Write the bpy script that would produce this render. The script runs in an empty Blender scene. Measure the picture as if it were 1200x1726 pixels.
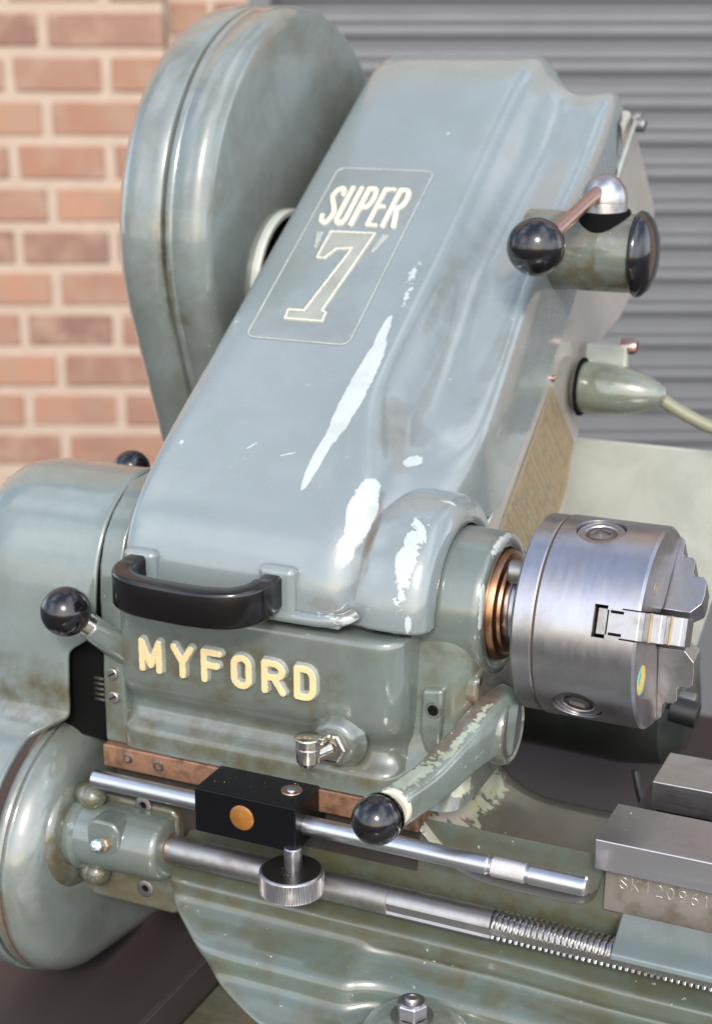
import bpy, bmesh, math, random
import numpy as np
from mathutils import Vector, Matrix
random.seed(7)
S = 0.001                      # all geometry is written in millimetres
scene = bpy.context.scene
COL = scene.collection
rad = math.radians

# ------------------------------------------------------------------ camera
HF = Vector((-0.39510393, 0.87080453, -0.29256171))
camd = bpy.data.cameras.new('camera'); cam = bpy.data.objects.new('camera', camd); COL.objects.link(cam)
cam.matrix_world = Matrix(((0.91064846, -0.12088124, 0.39510393, 0.22959472),
                           (0.41318203, 0.26642087, -0.87080453, -0.74877428),
                           (0.0, 0.95624665, 0.29256171, 0.29139217), (0, 0, 0, 1)))
camd.sensor_fit = 'VERTICAL'; camd.sensor_height = 36; camd.lens = 2690 / 1726 * 36
camd.clip_start = 0.02; camd.clip_end = 200
camd.dof.use_dof = True; camd.dof.focus_distance = 0.79; camd.dof.aperture_fstop = 9
scene.camera = cam

# ------------------------------------------------------------------ sky and sun
SUN = Vector((0.33, -0.76, 0.56)).normalized()
el = math.asin(SUN.z); az = math.atan2(SUN.x, SUN.y)
w = bpy.data.worlds.new('World'); scene.world = w; w.use_nodes = True
nt = w.node_tree; bg = nt.nodes['Background']
sky = nt.nodes.new('ShaderNodeTexSky'); sky.sky_type = 'NISHITA'; sky.sun_disc = False
sky.sun_elevation = el; sky.sun_rotation = az; sky.dust_density = 1.6; sky.air_density = 1.0; sky.ozone_density = 1.0
tc = nt.nodes.new('ShaderNodeTexCoord'); cn = nt.nodes.new('ShaderNodeTexNoise'); cn.inputs['Scale'].default_value = 1.3
cn.inputs['Detail'].default_value = 3; cn.inputs['Roughness'].default_value = .55; nt.links.new(tc.outputs['Generated'], cn.inputs['Vector'])
cm = nt.nodes.new('ShaderNodeMapRange'); cm.interpolation_type = 'SMOOTHSTEP'; cm.inputs[1].default_value = .38; cm.inputs[2].default_value = .66; cm.inputs[4].default_value = .8
nt.links.new(cn.outputs[0], cm.inputs[0])
cx = nt.nodes.new('ShaderNodeMix'); cx.data_type = 'RGBA'; nt.links.new(cm.outputs[0], cx.inputs[0]); nt.links.new(sky.outputs[0], cx.inputs[6]); cx.inputs[7].default_value = (10.6, 11.1, 12.0, 1)
nt.links.new(cx.outputs[2], bg.inputs[0]); bg.inputs[1].default_value = 0.15
sd = bpy.data.lights.new('sun', 'SUN'); sun = bpy.data.objects.new('sun', sd); COL.objects.link(sun)
sd.energy = 1.4; sd.angle = rad(10); sd.color = (1.0, 0.93, 0.84)
sun.rotation_euler = SUN.to_track_quat('Z', 'Y').to_euler(); sun.location = (0, 0, 3)
scene.view_settings.view_transform = 'Standard'; scene.view_settings.look = 'None'
scene.view_settings.exposure = 1.08; scene.view_settings.gamma = 1

# ------------------------------------------------------------------ material helpers
class NT:
    def __init__(s, name):
        s.m = bpy.data.materials.new(name); s.m.use_nodes = True
        s.t = s.m.node_tree; s.b = s.t.nodes['Principled BSDF']
        s.pos = s.n('ShaderNodeNewGeometry').outputs['Position']
    def n(s, typ, **k):
        nd = s.t.nodes.new(typ)
        for a, v in k.items(): setattr(nd, a, v)
        return nd
    def lk(s, a, b): s.t.links.new(a, b)
    def inp(s, node, i, v):
        if hasattr(v, 'is_output'): s.lk(v, node.inputs[i])
        else: node.inputs[i].default_value = v
    def math(s, op, a, b=0.0, c=None, clamp=False):
        nd = s.n('ShaderNodeMath', operation=op, use_clamp=clamp); s.inp(nd, 0, a); s.inp(nd, 1, b)
        if c is not None: s.inp(nd, 2, c)
        return nd.outputs[0]
    def noise(s, scale, detail=4, rough=.55, vec=None, dist=0.0, stretch=None):
        nd = s.n('ShaderNodeTexNoise'); nd.inputs['Scale'].default_value = scale
        nd.inputs['Detail'].default_value = detail; nd.inputs['Roughness'].default_value = rough
        nd.inputs['Distortion'].default_value = dist
        v = vec or s.pos
        if stretch:
            mp = s.n('ShaderNodeMapping'); mp.inputs['Scale'].default_value = stretch; s.lk(v, mp.inputs[0]); v = mp.outputs[0]
        s.lk(v, nd.inputs['Vector']); return nd.outputs[0]
    def ramp(s, fac, lo, hi):
        nd = s.n('ShaderNodeMapRange', interpolation_type='SMOOTHSTEP'); s.inp(nd, 0, fac); s.inp(nd, 1, lo); s.inp(nd, 2, hi)
        return nd.outputs[0]
    def mix(s, f, a, b):
        nd = s.n('ShaderNodeMix', data_type='RGBA'); s.inp(nd, 0, f)
        for i, v in ((6, a), (7, b)):
            if hasattr(v, 'is_output'): s.lk(v, nd.inputs[i])
            else: nd.inputs[i].default_value = (*v, 1) if len(v) == 3 else v
        return nd.outputs[2]
    def blob(s, c, d, r, soft=.35, jit=.35, js=160):
        """mask of an elongated patch (wear, grime, painted glints): centre c, long direction d, radii r (mm)"""
        q = Vector(d).to_track_quat('X', 'Z').to_euler()
        mp = s.n('ShaderNodeMapping', vector_type='TEXTURE')
        mp.inputs['Location'].default_value = Vector(c) * S; mp.inputs['Rotation'].default_value = q
        mp.inputs['Scale'].default_value = Vector(r) * S; s.lk(s.pos, mp.inputs[0])
        ln = s.n('ShaderNodeVectorMath', operation='LENGTH'); s.lk(mp.outputs[0], ln.inputs[0])
        j = s.math('MULTIPLY_ADD', s.noise(js, 5, .65), -2 * jit, jit)
        dist = s.math('ADD', ln.outputs['Value'], j)
        return s.ramp(dist, 1 + soft / 2, 1 - soft / 2)
    def bump(s, h, strength, dist=.001, prev=None):
        nd = s.n('ShaderNodeBump'); nd.inputs['Strength'].default_value = strength; nd.inputs['Distance'].default_value = dist
        s.inp(nd, 'Height', h)
        if prev: s.lk(prev, nd.inputs['Normal'])
        return nd.outputs[0]
    def set(s, **k):
        for a, v in k.items(): s.inp(s.b, a.replace('_', ' '), (*v, 1) if isinstance(v, tuple) and len(v) == 3 else v)
        return s.m

GREY = (0.128, 0.150, 0.138)
def paint(name, base=GREY, grime=0.35, zones=(), chips_glints=(), speck=0.0, rust=(), rough=.22, gscale=28, chipc=None):
    t = NT(name)
    n1 = t.noise(9, 3); col = t.mix(t.ramp(n1, .35, .7), base, tuple(c * f for c, f in zip(base, (.9, .95, .93))))
    n2 = t.noise(gscale, 8, .68, dist=.4)
    g = t.math('MULTIPLY', t.ramp(n2, .36, .64), grime)
    n6 = t.noise(75, 6, .62)
    for z in zones:       # c, d, r, amount
        zb = t.blob(z[0], z[1], z[2], soft=.8, jit=.7, js=60)
        g = t.math('MAXIMUM', g, t.math('MULTIPLY', zb, t.math('MULTIPLY', t.ramp(n6, .20, .72), z[3])))
    n5 = t.noise(60, 6, .6)
    grc = t.mix(n5, (0.040, 0.028, 0.009), (0.082, 0.072, 0.034))
    col = t.mix(g, col, grc)
    dots = t.ramp(t.noise(520, 2, .5), .735, .775)
    col = t.mix(t.math('MULTIPLY', dots, .8 * speck + .12), col, (.04, .03, .02))
    fl = t.ramp(t.noise(330, 2, .5, stretch=(1, 1.4, .8)), .742, .757)
    col = t.mix(t.math('MULTIPLY', fl, .25 + .5 * speck), col, (.50, .50, .40))
    h = t.noise(260, 3, .5)
    for z in rust:
        zb = t.blob(z[0], z[1], z[2], soft=.5, jit=.8, js=110)
        col = t.mix(t.math('MULTIPLY', zb, z[3]), col, t.mix(t.noise(300, 5), (0.065, 0.036, 0.020), (0.15, 0.125, 0.10)))
    rg = t.math('MULTIPLY_ADD', n2, .16, rough - .02)
    rg = t.math('MULTIPLY_ADD', g, .22, rg)
    mk = None
    for c in chips_glints:
        cb = t.blob(c[0], c[1], c[2], soft=.12, jit=c[3] if len(c) > 3 else .35, js=c[4] if len(c) > 4 else 170)
        mk = cb if mk is None else t.math('MAXIMUM', mk, cb)
    nr = t.bump(h, .10, .0006); nr = t.bump(t.noise(30, 4), .14, .003, nr)
    if mk is not None:
        cc = t.mix(t.ramp(t.noise(55, 4), .4, .7), *(chipc or ((.37, .40, .41), (.32, .35, .31))))
        col = t.mix(mk, col, cc); nr = t.bump(t.math('SUBTRACT', 1.0, mk), .6, .0004, nr)
        rg = t.math('MULTIPLY_ADD', mk, .18, rg)
    return t.set(Base_Color=col, Roughness=rg, Normal=nr, Coat_Weight=1.0, Coat_Roughness=t.math('MULTIPLY_ADD', n2, .08, .05), Coat_IOR=1.55, Specular_IOR_Level=.5)

def metal(name, base, rough=.3, aniso=None, stain=.25, stc=(0.12, 0.08, 0.05), met=1.0, sc=60, brush=.15):
    t = NT(name)
    n = t.noise(sc, 7, .65)
    col = t.mix(t.math('MULTIPLY', t.ramp(n, .42, .75), stain), base, stc)
    st = aniso or (1, 1, 1)
    b = t.noise(700, 3, .6, stretch=st)
    rg = t.math('MULTIPLY_ADD', b, .16, rough - .08); rg = t.math('MULTIPLY_ADD', t.ramp(n, .4, .8), .12, rg)
    return t.set(Base_Color=col, Metallic=met, Roughness=rg, Normal=t.bump(b, brush, .00025))

def simple(name, base, rough=.4, met=0.0, coat=0.0, bump=.1, bs=300, vary=.25):
    t = NT(name)
    n = t.noise(bs / 5, 5); c2 = tuple(max(0, c * (1 - vary)) for c in base)
    return t.set(Base_Color=t.mix(n, base, c2), Roughness=t.math('MULTIPLY_ADD', n, .15, rough - .07), Metallic=met,
                 Coat_Weight=coat, Coat_Roughness=.06, Normal=t.bump(t.noise(bs, 4), bump, .0004))

# ------------------------------------------------------------------ object helpers
ROOTS = {}
def tag(o, label=None, category=None, group=None, kind=None):
    if label: o['label'] = label
    if category: o['category'] = category
    if group: o['group'] = group
    if kind: o['kind'] = kind
    return o
def empty(name, loc, label=None, cat=None, group=None, rz=0, kind=None):
    o = bpy.data.objects.new(name, None); COL.objects.link(o); o.location = Vector(loc) * S; o.rotation_euler = (0, 0, rz)
    o.empty_display_size = .02; tag(o, label, cat, group, kind); o['_w'] = [v * S for v in loc]; return o
def wpos(o): return Vector(o['_w']) if '_w' in o else Vector((0, 0, 0))
def obj(name, verts, faces, mats, parent=None, smooth=True, bevel=0, seg=3, sub=0, ang=35, label=None, fm=None, solid=0, local=False):
    """mesh from millimetre world coordinates; its origin is put at its own bounding-box centre"""
    v = np.array([tuple(p) for p in verts], float) * S
    c = Vector(((v.min(0) + v.max(0)) / 2).tolist())
    me = bpy.data.meshes.new(name); me.from_pydata([tuple(p) for p in (v - np.array(c))], [], [tuple(f) for f in faces])
    if not isinstance(mats, (list, tuple)): mats = [mats]
    for m in mats: me.materials.append(m)
    if fm is not None: me.polygons.foreach_set('material_index', fm)
    bm = bmesh.new(); bm.from_mesh(me); bmesh.ops.recalc_face_normals(bm, faces=bm.faces); bm.to_mesh(me); bm.free()
    if smooth: me.polygons.foreach_set('use_smooth', [True] * len(me.polygons))
    me.update(); o = bpy.data.objects.new(name, me); COL.objects.link(o)
    o['_w'] = list(c)
    if parent: o.parent = parent; o.location = c if local else c - wpos(parent)
    else: o.location = c
    if local: o['_w'] = list(c)
    if solid:
        md = o.modifiers.new('solid', 'SOLIDIFY'); md.thickness = solid * S; md.offset = -1
    if bevel:
        md = o.modifiers.new('bevel', 'BEVEL'); md.width = bevel * S; md.segments = seg; md.limit_method = 'ANGLE'; md.angle_limit = rad(ang)
        if smooth: md.harden_normals = True
    if sub:
        md = o.modifiers.new('sub', 'SUBSURF'); md.levels = sub; md.render_levels = sub
    if label: o['label'] = label
    return o
def boxg(x0, x1, y0, y1, z0, z1):
    v = [(x, y, z) for x in (x0, x1) for y in (y0, y1) for z in (z0, z1)]
    return v, [(0, 1, 3, 2), (4, 6, 7, 5), (0, 4, 5, 1), (2, 3, 7, 6), (0, 2, 6, 4), (1, 5, 7, 3)]
def box(name, x0, x1, y0, y1, z0, z1, mat, parent, bevel=1, **k):
    v, f = boxg(x0, x1, y0, y1, z0, z1); return obj(name, v, f, mat, parent, bevel=bevel, **k)
def frame(axis):
    a = Vector(axis).normalized(); u = Vector((0, 0, 1)) if abs(a.z) < .9 else Vector((0, 1, 0))
    b = u.cross(a).normalized(); c = a.cross(b); return a, b, c
def revg(base, axis, prof, n=48, a0=0, a1=360, capped=True, fn=None):
    """prof: list of (t, r) along axis from base"""
    a, b, c = frame(axis); base = Vector(base); full = abs(a1 - a0) >= 359.9
    cnt = n if full else n + 1; V = []; F = []
    for i, (t, r) in enumerate(prof):
        for j in range(cnt):
            th = rad(a0 + (a1 - a0) * j / n); rr = fn(t, r, th) if fn else r
            V.append(base + a * t + (b * math.cos(th) + c * math.sin(th)) * rr)
    for i in range(len(prof) - 1):
        for j in range(cnt if full else cnt - 1):
            k = (j + 1) % cnt; F.append((i * cnt + j, i * cnt + k, (i + 1) * cnt + k, (i + 1) * cnt + j))
    if capped and full:
        if prof[0][1] > .01: F.append(tuple(range(cnt))[::-1])
        if prof[-1][1] > .01: F.append(tuple((len(prof) - 1) * cnt + j for j in range(cnt)))
    return V, F
def rev(name, base, axis, prof, mat, parent, n=48, ang=30, sharp=True, **k):
    kk = {q: k.pop(q) for q in ('a0', 'a1', 'capped', 'fn') if q in k}
    V, F = revg(base, axis, prof, n, **kk)
    o = obj(name, V, F, mat, parent, **k)
    if sharp:
        for e in ():
            pass
        o.data.set_sharp_from_angle(angle=rad(ang))
    return o
def cyl(name, a, b, r, mat, parent, n=40, ch=.6, **k):
    a = Vector(a); b = Vector(b); L = (b - a).length
    return rev(name, a, b - a, [(0, r - ch), (ch, r), (L - ch, r), (L, r - ch)], mat, parent, n=n, **k)
def ball(name, c, r, mat, parent, n=48):
    prof = [(-r * math.cos(math.pi * i / 24), max(r * math.sin(math.pi * i / 24), .001)) for i in range(25)]
    return rev(name, c, (0, 0, 1), prof, mat, parent, n=n, sharp=False, capped=False)
def tubeg(path, r, n=16):
    P = [Vector(p) for p in path]; V = []; F = []; rs = r if isinstance(r, (list, tuple)) else [r] * len(P)
    up = None
    for i, p in enumerate(P):
        d = (P[min(i + 1, len(P) - 1)] - P[max(i - 1, 0)]).normalized()
        if up is None: up = Vector((0, 0, 1)) if abs(d.z) < .9 else Vector((0, 1, 0))
        s_ = up.cross(d).normalized(); up = d.cross(s_)
        for j in range(n):
            t = 2 * math.pi * j / n; V.append(p + (s_ * math.cos(t) + up * math.sin(t)) * rs[i])
    for i in range(len(P) - 1):
        for j in range(n):
            k = (j + 1) % n; F.append((i * n + j, i * n + k, (i + 1) * n + k, (i + 1) * n + j))
    F.append(tuple(range(n))[::-1]); F.append(tuple((len(P) - 1) * n + j for j in range(n))); return V, F
def spline(pts, m=8):
    P = [Vector(p) for p in pts]; out = []
    for i in range(len(P) - 1):
        p0 = P[max(i - 1, 0)]; p1 = P[i]; p2 = P[i + 1]; p3 = P[min(i + 2, len(P) - 1)]
        for k in range(m):
            t = k / m; out.append(.5 * (2 * p1 + (p2 - p0) * t + (2 * p0 - 5 * p1 + 4 * p2 - p3) * t * t + (3 * p1 - p0 - 3 * p2 + p3) * t ** 3))
    out.append(P[-1]); return out
def tube(name, path, r, mat, parent, n=16, **k):
    V, F = tubeg(path, r, n); return obj(name, V, F, mat, parent, **k)
def sweep(name, path, secs, up, mat, parent, rnd=.35, **k):
    """rounded-rectangle sweep: secs (width across, height along up)"""
    P = [Vector(p) for p in path]; V = []; F = []; up = Vector(up); n = 16
    for i, p in enumerate(P):
        d = (P[min(i + 1, len(P) - 1)] - P[max(i - 1, 0)]).normalized(); s_ = d.cross(up).normalized(); u = s_.cross(d)
        w_, h_ = secs[i][0] / 2, secs[i][1] / 2; r = rnd * min(w_, h_) * 2 * .5
        for cx, cy, a in ((1, 1, 0), (-1, 1, 90), (-1, -1, 180), (1, -1, 270)):
            for q in range(4):
                t = rad(a + q * 30); V.append(p + s_ * (cx * (w_ - r) + r * math.cos(t)) + u * (cy * (h_ - r) + r * math.sin(t)))
    for i in range(len(P) - 1):
        for j in range(n):
            q = (j + 1) % n; F.append((i * n + j, i * n + q, (i + 1) * n + q, (i + 1) * n + j))
    F.append(tuple(range(n))[::-1]); F.append(tuple((len(P) - 1) * n + j for j in range(n)))
    return obj(name, V, F, mat, parent, **k)
def extr(name, pts, plane, lo, hi, mat, parent, bevel=1, **k):
    """closed 2-D outline in plane 'YZ' (along X), 'XZ' (along Y) or 'XY' (along Z)"""
    def mk(a, b, c): return {'YZ': (c, a, b), 'XZ': (a, c, b), 'XY': (a, b, c)}[plane]
    n = len(pts); V = [mk(a, b, lo) for a, b in pts] + [mk(a, b, hi) for a, b in pts]
    F = [tuple(range(n)), tuple(range(n, 2 * n))[::-1]] + [(i, (i + 1) % n, n + (i + 1) % n, n + i) for i in range(n)]
    return obj(name, V, F, mat, parent, bevel=bevel, **k)
def cage(name, rows, mat, parent, sub=3, wrap=False, **k):
    V = [p for r in rows for p in r]; m = len(rows[0]); F = []
    for i in range(len(rows) - 1):
        for j in range(m if wrap else m - 1):
            q = (j + 1) % m; F.append((i * m + j, i * m + q, (i + 1) * m + q, (i + 1) * m + j))
    return obj(name, V, F, mat, parent, sub=sub, **k)
def cut(o, cutters):
    """subtract helper solids for real, then remove them"""
    bpy.context.view_layer.update()
    mods = []
    for c in cutters:
        md = o.modifiers.new('cut', 'BOOLEAN'); md.operation = 'DIFFERENCE'; md.solver = 'EXACT'; md.object = c; mods.append(md)
    bpy.context.view_layer.update()
    dg = bpy.context.evaluated_depsgraph_get(); me = bpy.data.meshes.new_from_object(o.evaluated_get(dg), preserve_all_data_layers=True, depsgraph=dg)
    o.modifiers.clear(); o.data = me
    for c in cutters: bpy.data.objects.remove(c, do_unlink=True)
    me.set_sharp_from_angle(angle=rad(30)); return o
def relief(name, strokes, org, ex, ey, ez, hgt, wid, mats, parent, res=.35, edge=1.1, sink=.6, ring=None, pad=None):
    """cast or stamped lettering: strokes are polylines (mm) on a plane; a height field with sloping sides round them"""
    segs = [(Vector((*a, 0)), Vector((*b, 0))) for s_ in strokes for a, b in zip(s_[:-1], s_[1:])]
    A = np.array([[a.x, a.y] for a, b in segs]); B = np.array([[b.x, b.y] for a, b in segs])
    pd = wid / 2 + edge + res; lo = np.minimum(A, B).min(0) - pd; hi = np.maximum(A, B).max(0) + pd
    xs = np.arange(lo[0], hi[0] + res, res); ys = np.arange(lo[1], hi[1] + res, res); X, Y = np.meshgrid(xs, ys)
    D = np.full(X.shape, 1e9)
    for a, b in zip(A, B):
        ab = b - a; L = (ab ** 2).sum() + 1e-9
        t = np.clip(((X - a[0]) * ab[0] + (Y - a[1]) * ab[1]) / L, 0, 1)
        D = np.minimum(D, np.hypot(X - a[0] - t * ab[0], Y - a[1] - t * ab[1]))
    d = D - wid / 2 + (edge > .5) * .14 * np.sin(X * 2.3 + 1.7 * np.sin(Y * 1.9 + org[0])) * np.cos(Y * 2.9 + X); q = np.clip(1 - d / edge, 0, 1); H = (q * q * (3 - 2 * q)) * (hgt + sink) - sink
    gold = d < edge * .33
    idx = -np.ones(X.shape, int); ok = d < edge + res
    V = []; org = Vector(org); ex = Vector(ex); ey = Vector(ey); ez = Vector(ez)
    for i, j in zip(*np.nonzero(ok)):
        idx[i, j] = len(V); V.append(org + ex * X[i, j] + ey * Y[i, j] + ez * H[i, j])
    F = []; fm = []
    for i in range(X.shape[0] - 1):
        for j in range(X.shape[1] - 1):
            c = (idx[i, j], idx[i, j + 1], idx[i + 1, j + 1], idx[i + 1, j])
            if min(c) >= 0: F.append(c); fm.append(0 if (gold[i, j] and gold[i + 1, j + 1]) else 1)
    return obj(name, V, F, mats, parent, fm=fm)
def screw(name, c, axis, r, mat, parent, h=1.6, hexs=False):
    a, b, cc = frame(axis)
    prof = [(-1, r), (h * .6, r), (h, r * .85), (h, r * .5), (h - .9, r * .46), (h - .9, .01)] if hexs else [(-1, r), (h * .7, r), (h, r * .8), (h, .01)]
    V, F = revg(c, axis, prof, 28, capped=False); fm = [0] * len(F)
    p = Vector(c) + a * (h + .03)
    if hexs:
        p = Vector(c) + a * (h - .86); k0 = len(V)
        V += [p + (b * math.cos(rad(60 * k)) + cc * math.sin(rad(60 * k))) * r * .45 for k in range(6)]; F.append(tuple(range(k0, k0 + 6))); fm.append(1)
    else:
        d = (b + cc * .6).normalized(); e = a.cross(d); k0 = len(V)
        V += [p + d * r * .75 * s1 + e * r * .13 * s2 for s1, s2 in ((-1, -1), (1, -1), (1, 1), (-1, 1))]; F.append((k0, k0 + 1, k0 + 2, k0 + 3)); fm.append(1)
    o = obj(name, V, F, [mat, M['dark']], parent, fm=fm); o.data.set_sharp_from_angle(angle=rad(30)); return o

# ------------------------------------------------------------------ materials
M = {}
M['dark'] = simple('dark_void', (.004, .004, .004), .9); M['dark'].node_tree.nodes['Principled BSDF'].inputs['Specular IOR Level'].default_value = .1
SD = (0, .83, .557)
M['cover'] = paint('cover_paint_sky_tint', base=(0.168, 0.194, 0.198), grime=.09, rough=.2, chips_glints=[  # base lightened and blued to carry the sky's reflection on the shared paint
    ((-121, 24, 100), (.03, .83, .557), (44, 6.0, 5), .26, 210), ((-124, -14, 75), (.06, .83, .6), (26, 3.4, 4), .2), ((-121.5, 60, 125), (-.02, .83, .557), (15, 3.0, 3), .45),  # pale slant-face patches: worn chips with sun glints put into the colour
    ((-121, 103, 153), SD, (8, 2.0, 1.6), 2.4, 360), ((-118, 86, 143), SD, (8, 1.4, 1.4), 2.6, 330),
    ((-90, -36, 54), (0, -.75, -.66), (24, 8.0, 9), .42, 150), ((-91, -55, 38), (.05, -.4, -.9), (14, 6, 7), .6, 120), ((-83, 13, 68), (.2, .9, -.1), (9, 3, 3), .8),
    ((-61, -36, 42), (0, -.62, -.78), (20, 4.2, 5), 1.9, 190), ((-62, -50, 22), (0, -.3, -.95), (13, 3.4, 4), 2.0, 200), ((-64, -45, 33), (0, -.5, -.8), (7, 4.2, 4), .5), ((-52, -6, 54), (1, .3, 0), (7, 1.2, 2), .7),
    ((-221, -8, 80), SD, (60, 1.8, 2.6), 2.0, 200), ((-220, 92, 146), SD, (26, 1.6, 2.4), 2.0, 200), ((-222, -45, 38), (0, -.5, -.8), (18, 1.6, 2.4), 1.9, 200),
    ((-142, -17, 72), (1, .35, .25), (7, .6, .9), .7, 200), ((-165, -15, 74), (.7, .6, .5), (4, .5, .8), .7, 200), ((-142, 210, 226), (1, 0, 0), (1.2, .8, 1), .3), ((-207, -17, 72), (0, 1, 1), (1.6, 1.2, 1.2), .3),
    ((-90, -63, 3), (1, 0, 0), (12, 3, 2.4), 1.6, 200), ((-57, -54, 2), (0, 0, 1), (6, 2, 2), .9, 150)],
    rust=[((-84.5, -38, 44), (0, -.7, -.7), (34, 2.6, 5), .6), ((-85, -60, 14), (0, -.1, -1), (22, 2.6, 5), .6), ((-90, -62, 8), (1, 0, 0), (16, 4, 5), .35)],
    zones=[((-94, 110, 150), SD, (110, 14, 22), .30), ((-60, 120, 110), SD, (120, 14, 30), .32), ((-94, 20, 85), SD, (30, 12, 14), .4), ((-86, -40, 40), (0, -.6, -.8), (40, 4, 8), .6), ((-60, -20, 20), (0, 0, 1), (4, 4, 4), .1)])  # fold entries: oily grime that also deepens the fold's shade in the colour
M['head'] = paint('headstock_paint', base=(.112, .134, .124), grime=.3, zones=[((-158, -61, -36), (1, 0, 0), (66, 14, 16), 1.0), ((-150, -61, -30), (1, 0, 0), (56, 10, 8), .9), ((-165, -60, -52), (1, .0, .1), (60, 10, 7), .75), ((-190, -58, -60), (1, 0, 0), (44, 9, 9), .6), ((-104, -60, -56), (0, 0, 1), (17, 12, 6), .9), ((-150, -58, -82), (1, 0, 0), (98, 12, 13), .95), ((-130, -56, -68), (1, 0, 0), (60, 12, 5), .7),
    ((-214, -60, -84), (1, 0, 0), (26, 9, 12), 1.0), ((-234, -58, -75), (0, 0, 1), (26, 9, 8), .9), ((-90, -66, -72), (1, 0, 0), (22, 10, 12), .7), ((-62, -55, -80), (0, 0, 1), (20, 10, 8), .6)],
    chips_glints=[((-24.6, -8, 35.5), (0, 1, .1), (19, 2.6, 3.0), 1.4, 220), ((-25, -34, 12), (0, .2, 1), (16, 1.6, 2), 1.1, 150), ((-68, -60, -6.5), (1, 0, 0), (11, 2.4, 2), .7, 150), ((-64, -57, -68), (0, 0, 1), (8, 3, 3), .9, 150), ((-86, -72, -62), (.3, 0, -1), (8, 4, 4), .9, 150)],
    rust=[((-28, -30, -40), (0, 0, 1), (16, 12, 9), .8)])
M['guard'] = paint('guard_paint', base=(0.148, 0.168, 0.160), grime=.4, rough=.24, zones=[((-268, 72, 110), (0, 0, 1), (110, 9, 5), .95), ((-262, 72, 90), (0, .2, 1), (100, 9, 3), .8), ((-240, 190, 110), (1, 0, 0), (6, 96, 110), .42), ((-274, -112, -195), (0, .4, -1), (56, 4, 9), 1.0), ((-274, -100, -130), (0, -.5, -.8), (36, 4, 8), .6)], rust=[((-274, -112, -198), (0, .4, -1), (44, 2.6, 8), .9)])
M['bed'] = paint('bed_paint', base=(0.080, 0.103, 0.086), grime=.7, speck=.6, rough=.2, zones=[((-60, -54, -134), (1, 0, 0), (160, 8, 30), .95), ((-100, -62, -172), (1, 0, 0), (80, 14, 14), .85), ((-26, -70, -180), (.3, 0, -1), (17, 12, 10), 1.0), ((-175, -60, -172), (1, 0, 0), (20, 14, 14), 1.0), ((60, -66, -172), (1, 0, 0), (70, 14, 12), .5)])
M['olive'] = paint('dirty_paint', base=(0.105, 0.118, 0.10), grime=1.0, gscale=60, zones=[((-225, -60, -134), (1, 0, 0), (40, 8, 8), 1.0), ((-225, -60, -186), (1, 0, 0), (40, 8, 9), 1.0)], speck=.5, rough=.3)
M['worn'] = paint('worn_paint', base=(0.13, 0.155, 0.138), grime=.8, speck=.9, chipc=((.36, .38, .26), (.25, .24, .17)), chips_glints=[((-26, 8, -62), (0, .4, 1), (6, 30, 30), .8, 90), ((-30, -44, -80), (0, .3, 1), (12, 6, 8), 1.3, 120)], rust=[((-26, -30, -45), (0, 0, 1), (14, 10, 10), .9), ((-36, -48, -84), (1, 0, 0), (16, 8, 8), .8)])
M['pale'] = paint('pale_paint', base=(0.38, 0.395, 0.355), grime=.15, rough=.35)
M['steel'] = metal('turned_steel', (.44, .425, .44), .30, (.5, .12, .12), .35, brush=.12)
M['jaw'] = metal('hardened_jaw', (.36, .35, .345), .36, None, .45, (.14, .10, .07), sc=120, brush=.12)
M['rod'] = metal('bright_rod', (.52, .52, .54), .30, (.05, 1, 1), .08, brush=.06)
M['ground'] = metal('ground_steel', (.50, .48, .49), .33, (.04, 1, 1), .3, (.15, .10, .07), brush=.1)
M['dull'] = metal('dull_steel', (.30, .29, .28), .45, None, .5, (.10, .07, .05))
M['thread'] = metal('oily_thread', (.42, .40, .38), .28, None, .35, (.08, .055, .035), sc=200)
M['nickel'] = metal('nickel', (.62, .58, .50), .2, None, .5, (.15, .11, .05), sc=250)
M['bronze'] = metal('bronze', (.33, .18, .105), .3, (1, .1, .1), .3, (.10, .03, .02))
M['copper'] = metal('copper', (.45, .30, .25), .3, (1, 1, 1), .2)
M['brass'] = metal('oxidised_brass', (.34, .26, .15), .5, None, .7, (.16, .13, .11), met=.55, sc=130)
M['ruststeel'] = metal('rusty_steel', (.26, .14, .085), .42, None, .95, (.055, .022, .010), met=.4, sc=110)
M['ball'] = simple('black_phenolic', (.006, .005, .006), .16, 0, .35, bump=.02)
M['handle'] = simple('brown_black_bakelite', (.004, .0028, .0028), .2, 0, .12, bump=.03)
M['anod'] = simple('black_block', (.003, .003, .004), .34, 0, .0, bump=.05, bs=600); M['anod'].node_tree.nodes['Principled BSDF'].inputs['Specular IOR Level'].default_value = .22
M['gold'] = simple('cream_gold_paint', (.62, .49, .26), .3, .0, .3, bump=.2, bs=500, vary=.25)
M['cream'] = simple('cream_paint', (.62, .58, .44), .3, .0, .3, bump=.2, bs=500, vary=.25)
M['amber'] = simple('amber_plug', (.36, .145, .025), .36, .2, .2, vary=.7, bs=900)
M['orange'] = simple('felt', (.16, .07, .04), .8)
M['tray'] = simple('tray_paint', (.044, .034, .034), .42, 0, .1, bump=.15, bs=60, vary=.35)
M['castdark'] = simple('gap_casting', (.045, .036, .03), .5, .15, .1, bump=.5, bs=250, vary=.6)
M['cable'] = simple('grey_cable', (.20, .20, .13), .5)
M['blackcable'] = simple('black_cable', (.01, .01, .012), .5)
M['zinc'] = metal('zinc_nipple', (.70, .75, .80), .25, None, .1)
M['pavement'] = simple('yard_asphalt', (.06, .058, .055), .9, bump=.4, bs=40, vary=.3)

LATHE = empty('metal_lathe', (0, 0, -262), 'grey-green painted metalworking lathe with gold raised lettering and large hooded belt cover', 'lathe')

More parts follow.
